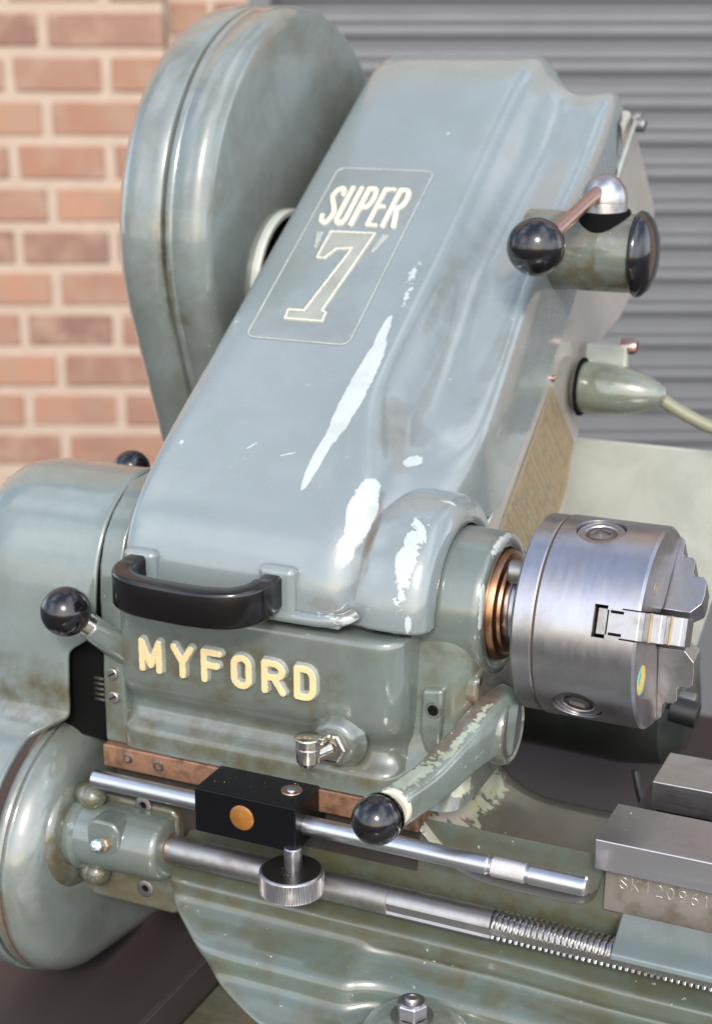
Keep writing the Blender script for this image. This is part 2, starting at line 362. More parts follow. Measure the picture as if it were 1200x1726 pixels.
# ------------------------------------------------------------------ belt cover (the big slanting hood)
D2 = Vector((0, .8305, .557)); N2 = Vector((0, .557, -.8305)); P0 = Vector((0, 5, 88))
def slant(s): p = P0 + D2 * s; return (p.y, p.z)
def n2(s):
    xs = [40, 60, 88, 118, 146, 190, 265, 319, 400]; ys = [34, 31.5, 27, 21, 17, 21, 27, 22, 21]
    return float(np.interp(s, xs, ys))
def nv(s): return float(np.interp(s, [16, 34, 60, 88, 118, 146, 190, 265, 319], [23, 27, 30, 30, 27, 24, 27, 31, 25]))
def sbk(s): return float(np.interp(s, [29, 97, 171, 300, 354], [90, 87, 82, 66, 56]))
rows = []
def hood_row(P, N, right, ldep=70):
    y, z = P; ny, nz = N
    cols = [(-222, ldep), (-222, 30), (-222, 9), (-220.5, 2.6), (-214, 0), (-190, 0), (-150, 0)] + right
    rows.append([(x, y + ny * n, z + nz * n) for x, n in cols])
low = lambda a, b, c: [(-122, 0), (-108, 0), (-99, .6), (-92, 3), (-87, a), (-84, b), (-83, c), (-82, c + 12), (-82, c + 25)]
hood_row((-62.5, -1.6), (1, 0), low(8, 13, 22))
hood_row((-62.5, -.8), (1, 0), low(8, 13, 22))
hood_row((-62.5, 5), (1, 0), low(8, 13, 22))
hood_row((-61.5, 20), (1, 0), low(8, 13, 23))
hood_row((-54.5, 38), (.96, -.28), low(8, 14, 25))
hood_row((-40, 54.5), (.80, -.60), low(7, 13, 27))
hood_row((-21, 70.5), (.66, -.75), [(-122, 0), (-106, .5), (-97, 3), (-90, 6), (-84, 12), (-79, 22), (-74, 30), (-68, 40), (-64, 60)])
def hi(s, f=1.0, sb=None):
    n = n2(s) * f; sb = sb or sbk(s)
    return [(-122, 0), (-112, 1), (-106, 6), (-99.5, n * .62), (-91, n - 1.5), (-72, n - 1), (-61, n), (-56.8, n + 6), (-55, n + 20), ] if False else \
           [(-122, 0), (-112.5, .6), (-107, 3 + n * .1), (-100.5, nv(s) * .66), (-90, nv(s)), (-74, (n * 2 + nv(s)) / 3), (-62, n + .6), (-56.6, n + 7), (-55, sb)]
def HN(s): return (N2.y, N2.z)
hood_row(slant(-4), HN(0), [(-122, 0), (-110, .8), (-101, 5), (-94, 11), (-88, 17), (-80, 25), (-72, 34), (-65, 46), (-60, 70)])
hood_row(slant(16), HN(0), [(-122, 0), (-112, .8), (-104, 5.5), (-98, 14), (-91, 21.5), (-78, 29), (-66, 38), (-59, 50), (-56, 86)])
for s_ in (34, 48, 68, 88, 108, 128, 146, 168, 190, 225, 265, 292):
    hood_row(slant(s_), HN(0), hi(s_))
hood_row((266, 262.5), (.50, -.865), hi(312))
hood_row((286, 270.5), (.28, -.96), hi(320))
hood_row((303, 272.5), (0, -1), hi(330))
hood_row((320, 268), (-.45, -.89), hi(330, 1, 50))
hood_row((332, 254), (-.85, -.52), hi(330, 1, 45))
hood_row((336, 230), (-1, 0), hi(330, 1, 45))
hood_row((336, 190), (-1, 0), hi(330, 1, 45))
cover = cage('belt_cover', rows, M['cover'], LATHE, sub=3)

# arch of the cover that wraps the spindle bearing
arch = [(-92, 53), (-87, 54), (-82.5, 54.6), (-78, 55.6), (-70, 55.8), (-60, 55.4), (-54, 54.6), (-50, 52), (-47.6, 48), (-47, 44), (-47.4, 40.5), (-52, 40)]
V, F = revg((0, 0, 0), (1, 0, 0), arch, 96, -4, 184, capped=False)
def rotX(V, deg):  # frame() puts angle zero on -Y for an X axis; keep an explicit mapping instead
    return V
ax_, bx_, cx_ = frame((1, 0, 0))
V = []
for (t, r) in arch:
    for j in range(97):
        th = rad(-3 + 186 * j / 96)
        y = -r * math.cos(th); z = r * math.sin(th)
        if j < 6 : z -= (6 - j) * .0
        V.append((t, y, z))
F = [(i * 97 + j, i * 97 + j + 1, (i + 1) * 97 + j + 1, (i + 1) * 97 + j) for i in range(len(arch) - 1) for j in range(96)]
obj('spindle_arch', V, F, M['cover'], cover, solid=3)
# tip where the arch comes down in front
bead = spline([(-221, -64, 1), (-190, -64.5, 1), (-150, -64.5, 1), (-110, -64.5, 1), (-98, -64, 1.4), (-89, -61.5, 2.6), (-83, -58, 6)], 6)
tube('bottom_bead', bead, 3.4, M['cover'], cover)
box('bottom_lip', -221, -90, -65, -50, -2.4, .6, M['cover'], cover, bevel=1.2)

# badge on the slanting face
PO = P0 + D2 * 56 + Vector((-203, 0, 0)); EX = Vector((1, 0, 0)); EY = D2; EZ = -N2
def rrect(x0, x1, y0, y1, r, n=6):
    pts = []
    for cx, cy, a in ((x1 - r, y1 - r, 0), (x0 + r, y1 - r, 90), (x0 + r, y0 + r, 180), (x1 - r, y0 + r, 270)):
        for q in range(n + 1):
            t = rad(a + 90 * q / n); pts.append((cx + r * math.cos(t), cy + r * math.sin(t)))
    return pts
rp = rrect(0, 64.5, 0, 153, 5)
V = [PO + EX * a + EY * b + EZ * .25 for a, b in rp] + [PO + EX * a + EY * b - EZ * 1 for a, b in rp]
n_ = len(rp)
badge = obj('badge_panel', V, [tuple(range(n_))] + [(i, (i + 1) % n_, n_ + (i + 1) % n_, n_ + i) for i in range(n_)], paint('badge_paint_sky_tint', base=(0.17, 0.195, 0.195), grime=.22, rough=.2), cover, smooth=False)  # base carries the cover's sky-reflection tint
ed = [PO + EX * a + EY * b + EZ * .35 for a, b in rp] ; ed += ed[:2]
tube('badge_border', ed, .5, simple('worn_border', (.42, .45, .42), .35, vary=.6, bs=300), cover, n=8)
def on_badge(nm, strokes, hgt, wid, mats, edge=.9, res=.4): return relief(nm, strokes, PO + EZ * .25, EX, EY, EZ, hgt, wid, mats, cover, res=res, edge=edge)
def T(st, x0, y0, sx, sy): return [[(x0 + a * sx, y0 + b * sy) for a, b in s_] for s_ in st]
def arc(cx, cy, rx, ry, a0, a1, n=10): return [(cx + rx * math.cos(rad(a0 + (a1 - a0) * i / n)), cy + ry * math.sin(rad(a0 + (a1 - a0) * i / n))) for i in range(n + 1)]
G = {
 'S': [arc(.5, .76, .42, .22, 10, 180, 8) + [(.08, .72)] + [(.88, .34)] + arc(.5, .24, .42, .24, 0, -170, 8)],
 'U': [[(.06, 1), (.06, .2)] + arc(.5, .2, .44, .2, 180, 360, 10) + [(.94, 1)]],
 'P': [[(.06, 0), (.06, 1), (.5, 1)] + arc(.5, .74, .42, .26, 90, -90, 10) + [(.06, .48)]],
 'E': [[(.9, 1), (.06, 1), (.06, 0), (.9, 0)], [(.06, .52), (.75, .52)]],
 'R': [[(.06, 0), (.06, 1), (.5, 1)] + arc(.5, .75, .42, .25, 90, -90, 10) + [(.06, .5)], [(.5, .5), (.94, 0)]],
 'M': [[(.05, 0), (.05, 1), (.5, .16), (.95, 1), (.95, 0)]],
 'Y': [[(.04, 1), (.5, .46), (.96, 1)], [(.5, .46), (.5, 0)]],
 'F': [[(.05, 0), (.05, 1), (.95, 1)], [(.05, .53), (.8, .53)]],
 'O': [[(.06, .25)] + arc(.5, .25, .44, .25, 180, 360, 10) + [(.94, .75)] + arc(.5, .75, .44, .25, 0, 180, 10) + [(.06, .25)]],
 'D': [[(.05, 0), (.05, 1), (.5, 1)] + arc(.5, .7, .44, .3, 90, 0, 6) + arc(.5, .3, .44, .3, 0, -90, 6) + [(.05, 0)]],
 'K': [[(.05, 0), (.05, 1)], [(.9, 1), (.08, .42)], [(.3, .6), (.95, 0)]],
 '1': [[(.2, .78), (.55, 1), (.55, 0)]],
 '2': [arc(.5, .73, .42, .27, 170, -20, 9) + [(.08, 0), (.95, 0)]],
 '0': [arc(.5, .5, .42, .5, 0, 360, 20)],
 '9': [arc(.5, .7, .42, .3, 0, 360, 14) + [(.9, .55), (.75, .15), (.3, 0)]],
 '6': [arc(.5, .3, .42, .3, 180, 540, 14) + [(.14, .5), (.3, .85), (.75, 1)]],
}
side = simple('chipped_letter_edge', (.36, .38, .34), .35, bump=.4, vary=.5)
for ch, x0, x1 in (('S', 6.5, 14.2), ('U', 17.2, 23.8), ('P', 28.2, 35.4), ('E', 39, 45.6), ('R', 49, 57)):
    on_badge('letter', T(G[ch], x0, 100, x1 - x0, 33.5), 1.5, 3.1 if ch != 'E' else 2.7, [M['cream'], side], edge=.8)
sev = [[(18.4, 92.6), (47, 93), (46.6, 88), (38.8, 25), (42, 23.4), (42.4, 16.4), (18.6, 16.4), (18, 23.6), (28, 24), (37.6, 79), (27.5, 77.5), (23.2, 69), (18.2, 69), (18.4, 92.6)]]
on_badge('numeral', sev, 1.4, .9, [M['cream'], side], edge=.8, res=.35)
V = [PO + EX * a + EY * b + EZ * .75 for a, b in sev[0][:-1]]; V2 = [p - EZ * 1.0 for p in V]; n_ = len(V)
obj('numeral_face', V + V2, [tuple(range(n_))] + [(i, (i + 1) % n_, n_ + (i + 1) % n_, n_ + i) for i in range(n_)], simple('worn_numeral', (.33, .34, .29), .3, .1, .4, bump=.3, vary=.5), cover, smooth=False)
on_badge('quote_mark', [[(10, 91.5), (13, 79)], [(12.4, 91.5), (13.2, 79)]], 1.2, 1.1, [side, side], edge=.8)
on_badge('quote_mark', [[(53, 92), (51, 78)], [(55, 92), (51, 78)]], 1.2, 1.1, [side, side], edge=.8)

# cover handle and its pads
hp = spline([(-207, -63, 13), (-208, -74, 12), (-204, -86, 11.2), (-192, -93, 11), (-172, -95.5, 11), (-152, -95.5, 11.2), (-137, -92, 11.6), (-129, -84, 12.4), (-127, -74, 13.4), (-127, -63, 14)], 5)
hs = [(11, 19)] * 6 + [(11.5, 20)] * (len(hp) - 12) + [(11, 18)] * 6
sweep('handle', hp, hs, (0, 0, 1), M['handle'], cover, rnd=.42)
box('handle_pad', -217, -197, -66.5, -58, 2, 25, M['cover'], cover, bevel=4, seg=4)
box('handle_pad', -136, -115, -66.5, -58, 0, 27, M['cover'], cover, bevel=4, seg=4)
screw('cover_screw', (-54.5, 338, 226), (1, 0, 0), 5, M['dull'], cover, h=5)

# ------------------------------------------------------------------ headstock casting
prof = [(-50, -6.6), (-57, -7.2), (-60.2, -9), (-61, -13), (-61, -22), (-61, -40), (-61, -52), (-59, -59), (-54.5, -65), (-52.5, -69), (-52.8, -73), (-55.5, -78), (-60, -81.5), (-61, -85), (-61, -90), (-61, -94.5)]
rows = []
for y, z in prof:
    ex_ = 0 if z > -66 else min(1, (-66 - z) / 12)
    rows.append([(x - 0 * ex_, y + n, z) for x, n in ((-228, 100), (-228, 30), (-228, 9), (-226, 2), (-217, 0), (-190, 0), (-140, 0), (-90, 0), (-74, .3), (-66, 2), (-60, 7), (-57, 15), (-57, 30), (-57, 100))])
rows.insert(0, [(p[0], p[1] + 60, -6.6) for p in rows[0]])
head = cage('headstock', rows, M['head'], LATHE, sub=3)
box('headstock_core', -226, -59, -20, 60, -93, -8, M['head'], head, bevel=1)
extr('end_flange', [(-58, -95), (-58, -60), (-57, -40), (-57.5, -10), (-56, 8), (-50, 24), (-40, 36), (-22, 48), (50, 50), (50, -95)], 'YZ', -238.5, -224.5, M['head'], head, bevel=2)
screw('flange_screw', (-231.5, -58, -53), (0, -1, 0), 3.4, M['dull'], head)
screw('flange_screw', (-231.5, -58, -67), (0, -1, 0), 3.4, M['dull'], head)
HO = (0, -61.1, 0)
for ch, x0, x1, z0 in (('M', -209.2, -197.4, -43.4), ('Y', -189.0, -177.8, -43.4), ('F', -170.6, -160.4, -43.2), ('O', -152.6, -142.6, -43.2), ('R', -134.6, -122.6, -43.2), ('D', -115.4, -105.2, -43.2)):
    relief('letter', T(G[ch], x0, z0, x1 - x0, 15.6), HO, (1, 0, 0), (0, 0, 1), (0, -1, 0), 3.0, 3.3, [M['gold'], side], head, res=.34, edge=1.3)
# spindle bearing housing with rim and pedestal
rev('bearing_housing', (0, 0, 0), (1, 0, 0), [(-60, 39.5), (-30, 38.6), (-27, 38.2), (-25.2, 37), (-24.6, 35.4), (-24.6, 31.2), (-25.4, 30.2), (-30, 30)], M['head'], head, n=96, capped=False, ang=50)
rows = []
for y, z in [(-33, 5), (-36.5, -6), (-38.5, -20), (-40, -40), (-42, -60), (-46, -76), (-54, -88), (-60, -95)]:
    rows.append([(x, y + n, z) for x, n in ((-60, 0), (-52, 0), (-44, -.5), (-36, 0), (-30, 3), (-27, 9), (-26, 20), (-26, 40), (-26, 75))])
ped = cage('pedestal', rows, M['worn'], head, sub=3)
extr('machined_pad', [(-53, -36), (-41, -34), (-42, -66), (-45, -76), (-50, -76), (-54, -60)], 'XZ', -45.2, -38, M['worn'], head, bevel=3)
rev('pad_hole', (-46, -45.4, -46), (0, -1, 0), [(0, 4.4), (.5, 4.2), (.5, 3.0), (-.5, 2.9), (-1, .01)], M['dull'], head, n=28, capped=False)
rev('pad_hole_bore', (-46, -45.75, -46), (0, -1, 0), [(0, 3.1), (.05, .01)], M['dark'], head, n=24, capped=False)
# tongue under the rim
extr('rim_tongue', [(-26, -24), (-36, -30), (-38, -40), (-33, -46), (-20, -52), (-6, -58), (14, -60), (30, -40), (26, -24)], 'YZ', -34, -25.2, M['worn'], head, bevel=2.5)
screw('rim_screw', (-25.4, -33, -31.5), (1, 0, 0), 2.8, M['dull'], head, h=.6)
rev('bronze_bearing', (0, 0, 0), (1, 0, 0), [(-30, 29.6), (-24, 29.6), (-21.5, 28.6), (-20.6, 27), (-20.6, 24.5), (-19, 24), (-17.8, 22.5), (-17.8, 19)], M['bronze'], head, n=80, capped=False)
rev('spindle_nose', (0, 0, 0), (1, 0, 0), [(-30, 20.5), (-16.5, 20.5), (-15.5, 21.5), (-13.6, 21.5), (-13, 19.8), (-10.5, 19.8), (-10, 22), (-8.6, 22.6), (-4.2, 22.6), (-4, 15)], M['steel'], head, n=80, capped=False)
V, F = revg((-17, -15.5, 24.5), (1, 0, 0), [(0, 5.2), (1, 6), (9.5, 6), (10, 5.6)], 32)
obj('lock_pin', V, F, M['dull'], head, bevel=.5)

# oiler on the headstock front
rev('oiler_boss', (-93.5, -58, -66), (0, -1, 0), [(0, 16), (1.5, 14.8), (4, 13), (6.5, 12), (7.6, 10.6), (8, 8), (8, .01)], M['head'], head, n=56, capped=False, ang=60)
obj_ = rev('oiler_flange', (-93.5, -66, -66.5), (0, -1, 0), [(0, 8.6), (3, 8.6), (3.6, 7.6), (3.6, .01)], M['nickel'], head, n=6, capped=False, sharp=True)
cyl('oiler_pipe', (-93.5, -69, -66.5), (-98.5, -77, -67.5), 4.2, M['nickel'], head, n=28)
rev('oiler_cup', (-101, -79.5, -73.5), (0, 0, 1), [(0, 2), (.8, 4.2), (3, 5.9), (6, 6.3), (10.4, 6.3), (10.8, 5.8), (11.3, 6.3), (15, 6.3)], M['nickel'], head, n=44)
V, F = revg((-101, -79.5, -58.4), (0, 0, 1), [(0, 6.9), (1.1, 7.1), (1.7, 6.5), (1.9, .01)], 44, capped=False)
obj('oiler_cap', V, F, M['nickel'], head)
box('cap_hinge', -98, -92.5, -78.5, -70.5, -60.5, -57, M['nickel'], head, bevel=.8)
ball('hinge_pin', (-93.5, -78.8, -60), 1.1, M['nickel'], head, n=16)

# ------------------------------------------------------------------ clutch lever boss, rear bracket, cable gland
rb = [(60, -80), (60, 0), (130, 70), (200, 125), (300, 200), (346, 236), (362, 222), (431, 160), (424, 150), (392, 112), (345, 92), (300, 84), (262, 46), (245, 10), (215, -40)]
bracket = extr('rear_bracket', rb, 'YZ', -150, -62, paint('bracket_reflection_tan', base=(.34, .30, .265), grime=.15, rough=.4), LATHE, bevel=3)  # tan base stands in for a warm reflection on the plate
AX = Vector((0, 176, 162))
rev('clutch_boss', (-60, AX.y, AX.z), (1, 0, 0), [(-15, 23.5), (0, 23.5), (50, 23), (53, 22.4)], M['olive'], bracket, n=64, capped=True)
rev('boss_cap', (-9, AX.y, AX.z), (1, 0, 0), [(0, 24.6), (1.5, 25.4), (4, 24.6), (7.5, 21), (10.5, 14), (12, 6), (12.3, .01)], M['ball'], bracket, n=64, capped=True, sharp=False)
st = Vector((-29, AX.y - 3, AX.z + 14))
rev('lever_hub', st, (0, -.05, 1), [(0, 13.6), (16, 13.4), (16.4, 13.2)], M['dull'], bracket, n=56)
rev('hub_dome', st + Vector((0, -.8, 16.4)), (0, -.05, 1), [(0, 13.3), (4, 13.2), (8, 11.8), (12, 9), (14.5, 5.5), (15.6, 2), (15.8, .01)], M['steel'], bracket, n=56, capped=False, sharp=False)
rev('hub_gap', st + Vector((0, 0, -1)), (0, -.05, 1), [(0, 16), (11, 15.8), (12, 15.2), (12, .01)], M['dark'], bracket, n=48, capped=False)
kb = Vector((-42, 86.7, 175.3))
cyl('lever_rod', (-30.5, AX.y - 14, AX.z + 36), kb + Vector((2, 10, 2)), 3.9, M['copper'], bracket, n=28)
ball('lever_knob', kb, 16, M['ball'], bracket)
screw('bracket_screw', (-60, 352, 229), (1, 0, 0), 5, M['dull'], bracket, h=4)
# cable gland: bullet shaped boot and its cable
gb = Vector((-56, 236, 66))
rev('cable_gland', gb, (1, 0, -.02), [(-4, 15.5), (0, 16.5), (14, 16.8), (28, 15.8), (40, 12.8), (50, 8.4), (54.5, 5.2), (55.5, .01)], paint('gland_paint', base=(.14, .16, .13), grime=.6), bracket, n=56, sharp=False)
V, F = revg((-57, 236, 66), (1, 0, 0), [(0, 19), (1.5, 19), (2, 18)], 48)
obj('gland_seat', V, F, M['dark'], bracket)
box('gland_lug', -58, -30, 244, 252, 74, 93, M['pale'], bracket, bevel=2)
screw('gland_screw', (-34, 250, 92), (1, 0, 0), 5, M['copper'], bracket, h=9)
tube('power_cable', spline([(-3, 236, 62), (14, 237, 53), (34, 240, 45), (60, 245, 41), (100, 250, 42), (140, 255, 40)], 8), 4.2, M['cable'], bracket, n=20)
# data plate on the side
DP = [(186, 75), (238, 28), (225, 0), (205, -18), (60, -18), (100, 8)]
plate = extr('data_plate', DP, 'YZ', -62.5, -60.6, M['brass'], LATHE, bevel=.3)
linem = simple('plate_line', (.36, .30, .20), .4, .5)
def pline(a, b, w_=1.3):
    a = Vector((-60.4, *a)); b = Vector((-60.4, *b)); d = (b - a).normalized(); e = Vector((1, 0, 0)).cross(d) * w_ / 2
    V = [a + e, a - e, b - e, b + e]; V += [p - Vector((1, 0, 0)) for p in V]
    obj('plate_rule', V, [(0, 1, 2, 3), (0, 1, 5, 4), (1, 2, 6, 5), (2, 3, 7, 6), (3, 0, 4, 7)], linem, plate, smooth=False)
pline((186, 75), (60, -18)); pline((238, 28), (205, -18), 1.6)
for k in (.12, .34, .40, .58, .64):
    a = (186 - 126 * k, 75 - 93 * k); pline(a, (a[0] + 50, a[1] - 46), 1.0 if k != .34 else 1.5)
rnd = random.Random(3)
for k in np.arange(.17, .8, .035):      # rows of worn engraved characters, too small to read
    if any(abs(k - q) < .02 for q in (.12, .34, .40, .58, .64)): continue
    a0 = (186 - 126 * k, 75 - 93 * k); t = .12
    while t < .85:
        l = rnd.uniform(.03, .09); pline((a0[0] + 50 * t, a0[1] - 46 * t), (a0[0] + 50 * (t + l), a0[1] - 46 * (t + l)), 1.1); t += l + .04
tube('cover_edge_strip', [(-56, 340, 232), (-56.5, 300, 198), (-57, 192.8, 115), (-58, 133.8, 69.5), (-59, 79, 29), (-60, 40, 2)], 1.6, simple('bare_edge', (.42, .46, .43), .3, .3, .3), cover, n=10)
screw('plate_rivet', (-61, 190, 80), (1, 0, 0), 2.2, M['copper'], plate, h=.9)

# ------------------------------------------------------------------ pulley guard (big round housing at the back)
def hull_outline(c1, r1, c2, r2, n=40):
    pts = [(c1[0] + r1 * math.cos(t), c1[1] + r1 * math.sin(t)) for t in np.linspace(0, 2 * math.pi, 2 * n, endpoint=False)] + \
          [(c2[0] + r2 * math.cos(t), c2[1] + r2 * math.sin(t)) for t in np.linspace(0, 2 * math.pi, 2 * n, endpoint=False)]
    pts = sorted(set((round(a, 4), round(b, 4)) for a, b in pts))
    def half(ps):
        h = []
        for p in ps:
            while len(h) > 1 and (h[-1][0] - h[-2][0]) * (p[1] - h[-2][1]) - (h[-1][1] - h[-2][1]) * (p[0] - h[-2][0]) <= 0: h.pop()
            h.append(p)
        return h
    a = half(pts); b = half(pts[::-1]); hull = a[:-1] + b[:-1]
    P = [Vector((p[0], p[1])) for p in hull]; L = [0]        # resample evenly
    for i in range(len(P)): L.append(L[-1] + (P[(i + 1) % len(P)] - P[i]).length)
    out = []; m = 140; j = 0
    for k in range(m):
        d = L[-1] * k / m
        while L[j + 1] < d: j += 1
        f = (d - L[j]) / (L[j + 1] - L[j]); q = P[j].lerp(P[(j + 1) % len(P)], f); out.append((q.x, q.y))
    return out
def shell(name, outline, prof, mat, parent, **k):
    """outline in YZ carried through (x, inset) stations: a drum with rounded, grooved edges"""
    n = len(outline); V = []; F = []
    nor = []
    for i in range(n):
        a = Vector(outline[i - 1]); b = Vector(outline[(i + 1) % n]); t = (b - a).normalized(); nor.append(Vector((-t.y, t.x)))
    cen = sum((Vector(p) for p in outline), Vector((0, 0))) / n
    sgn = 1 if (Vector(outline[0]) + nor[0] - cen).length < (Vector(outline[0]) - cen).length else -1
    for x, ins in prof:
        for i in range(n):
            p = Vector(outline[i]) + nor[i] * sgn * ins; V.append((x, p.x, p.y))
    for i in range(len(prof) - 1):
        for j in range(n):
            q = (j + 1) % n; F.append((i * n + j, i * n + q, (i + 1) * n + q, (i + 1) * n + j))
    F.append(tuple(range(n))[::-1]); F.append(tuple((len(prof) - 1) * n + j for j in range(n)))
    o = obj(name, V, F, mat, parent, **k); return o
def rnd_edge(x0, x1, r, n=8, ins0=0):   # quarter round from the side wall (ins0) onto the face at x1
    sg = 1 if x1 > x0 else -1
    return [(x1 - sg * r * (1 - math.sin(rad(90 * i / n))), ins0 + r * (1 - math.cos(rad(90 * i / n)))) for i in range(n + 1)]
go = hull_outline((209, 165), 138, (182, -8), 54)
pg = shell('pulley_guard', go, [(-310, 30)] + [(x, i) for x, i in rnd_edge(-275, -308, 22)][::-1] + [(-280, 0), (-270.6, 0), (-269.8, .8), (-269.5, 9)], M['guard'], LATHE)
shell('guard_front_half', go, [(-269.5, 9), (-267.4, 8), (-267.0, .8), (-266.4, 0), (-262.2, 0), (-261.9, .5), (-261.5, 0)] + rnd_edge(-258, -239.8, 11)[0:] + [(-239.7, 24)], M['guard'], pg)
V, F = [], []
rev('guard_opening_rim', (-240, 176, 128), (1, 0, 0), [(-1, 50), (3, 50), (5.2, 48.5), (5.2, 46), (3, 44.5), (-1, 44)], M['pale'], pg, n=72, capped=False)
rev('guard_opening', (-240, 176, 128), (1, 0, 0), [(1.2, 44.6), (1.21, .01)], M['dark'], pg, n=60, capped=False)

# ------------------------------------------------------------------ change-gear guard at the left end
gp = [(60, 26), (30, 40), (8, 46.5), (-8, 46), (-25, 39.5), (-39, 28), (-49, 11), (-54, -8), (-57, -32), (-59, -52), (-60, -68), (-61, -82), (-68, -92), (-84, -100), (-100, -112), (-113, -130), (-120, -152), (-121, -176), (-116, -198), (-104, -220), (-86, -238), (-62, -250), (-36, -256), (40, -268)]
gs = [tuple(p) for p in ((q.x, q.y) for q in spline([Vector((a, b)) if False else Vector((a, b, 0)) for a, b in gp], 5))]
rows = []
for x, ins in ((-345, 44), (-343, 27), (-336, 14), (-325, 5), (-312, 1), (-302, 0), (-290, 0), (-270, 0), (-262, 0), (-261, .7), (-261, 3), (-262.5, 3.4)):
    r_ = []
    for i, (y, z) in enumerate(gs):
        a = Vector(gs[max(i - 1, 0)]); b = Vector(gs[min(i + 1, len(gs) - 1)]); t = (b - a).normalized(); nn_ = Vector((-t.y, t.x))
        if nn_.dot(Vector((0, -90)) - Vector((y, z))) < 0: nn_ = -nn_
        xx = x
        if x > -300:        # the right edge reaches further right at the top
            u = max(0, min(1, (z + 45) / 12)); v_ = max(0, min(1, (-84 - z) / 10)); xx = x + (16.5 * u - 19 * v_) * ((x + 302) / 38)
        r_.append((xx, y + nn_.x * ins, z + nn_.y * ins))
    rows.append(r_)
gg = cage('gear_guard', rows, paint('gear_guard_paint', base=(0.150, 0.177, 0.172), grime=.22, rough=.2, zones=[((-275, -62, -78), (1, 0, 0), (42, 22, 16), 1.0), ((-300, -60, -60), (1, 0, 0), (40, 22, 12), .5)]), LATHE, sub=1)
do = hull_outline((-37, -173), 80, (72, -187), 80)
shell('lower_gear_cover', do, [(-281, 8), (-280.5, 1), (-278.5, 0), (-275, 0), (-274, 1.4), (-272.6, .8)] + rnd_edge(-275, -255, 19, 8, .8)[0:] + [(-254.3, 30), (-253.8, 44)], M['guard'], LATHE)
extr('guard_interior', [(60, 30), (20, 40), (-8, 43), (-26, 36), (-40, 22), (-48, 5), (-50, -20), (-50, -50), (-48, -70), (-48, -100), (60, -100)], 'YZ', -290, -236, M['dark'], gg, bevel=1)
for k in range(5):
    tube('gear_tooth', [(-250, -49, -62 - k * 3.2), (-243, -49, -62 - k * 3.2)], 1.1, M['castdark'], gg, n=8)
# rear knob above the guard
kbk = Vector((-283, 50, 31.7))
ball('tumbler_knob', kbk, 11.5, M['ball'], LATHE)
cyl('knob_stem', kbk + Vector((0, 0, -9)), kbk + Vector((6, 2, -30)), 4, M['steel'], gg, n=20)
# lever at the left end of the headstock
lever = sweep('tumbler_lever', spline([(-224, -48, -44), (-228, -55, -37), (-232, -63, -29.5), (-237, -70.5, -21)], 4), [(15 - .2 * i, 18 - .35 * i) for i in range(13)], (0, 0, 1), M['head'], LATHE, rnd=.9)
cyl('lever_ferrule', (-236.5, -70, -21.5), (-240, -74.5, -16.5), 6.6, M['nickel'], lever, n=32)
ball('lever_knob', (-245, -80, -10.8), 13.6, M['ball'], lever)

# ------------------------------------------------------------------ back-gear lever under the chuck
RC = Vector((-12, -20, -60.5))
blev = rev('gear_lever', RC + Vector((-14, 0, 0)), (1, 0, 0), [(0, 17.5), (1, 19), (12, 19.5), (14.5, 18.6), (15.2, 17.2), (14.6, 15.6), (14, 15.2), (14, 7.2), (9, 6.6), (9, .01)], M['worn'], LATHE, n=64, capped=True)
rev('pivot_face', RC + Vector((0, 0, 0)), (1, 0, 0), [(-.3, 15.2), (.6, 15), (.7, 14.4), (.2, 7), (-3, 6.8), (-3, .01)], M['dull'], blev, n=56, capped=False)
arm = spline([(-16, -18, -57), (-20, -30, -56), (-26, -56, -61), (-32, -86, -66), (-37.4, -117, -65.5)], 6)
na = len(arm)
sweep('lever_arm', arm, [(15 + 1.5 * i / na, float(np.interp(i / na, [0, .2, .45, .75, 1], [38, 32, 22.5, 17.5, 16.5]))) for i in range(na)], (0, 0, 1), paint('arm_paint', base=(.15, .18, .165), grime=.35, speck=.6, chipc=((.30, .33, .26), (.24, .26, .18)), chips_glints=[((-26, -70, -50), (-.2, -1, -.2), (30, 3, 4), 2.0, 260), ((-36, -98, -56), (-.2, -1, -.05), (20, 7, 4), 1.7, 300), ((-20, -55, -62), (-.2, -1, -.1), (16, 2, 1.5), 2.0, 260)], rust=[((-34, -80, -55), (-.2, -1, -.2), (44, 5, 5), .9), ((-24, -34, -40), (0, -1, -.3), (18, 8, 6), .9)]), blev, rnd=.42)
rev('arm_collar', (-37.2, -115.5, -65.3), (-.12, -1, -.03), [(0, 9.2), (2.5, 9.2), (3.4, 8.2), (3.6, 5), (3.6, .01)], M['cream'], blev, n=40, capped=False)
cyl('knob_stem', (-37.4, -117, -65.4), (-39.4, -126, -65.8), 3.4, M['dull'], blev, n=20)
ball('lever_knob', (-40, -131, -65.9), 12.1, M['ball'], blev)
def kn(t, r, th): return r * (1 + .012 * (1 if int(th / rad(3)) % 2 else -1))
rev('knob_knurl', (-39.0, -124.3, -65.6), (-.09, -1, -.02), [(-.9, 9.0), (-.4, 10.6), (1.0, 11.3), (1.7, 11.3)], M['ball'], blev, n=240, fn=kn, capped=False, sharp=False)

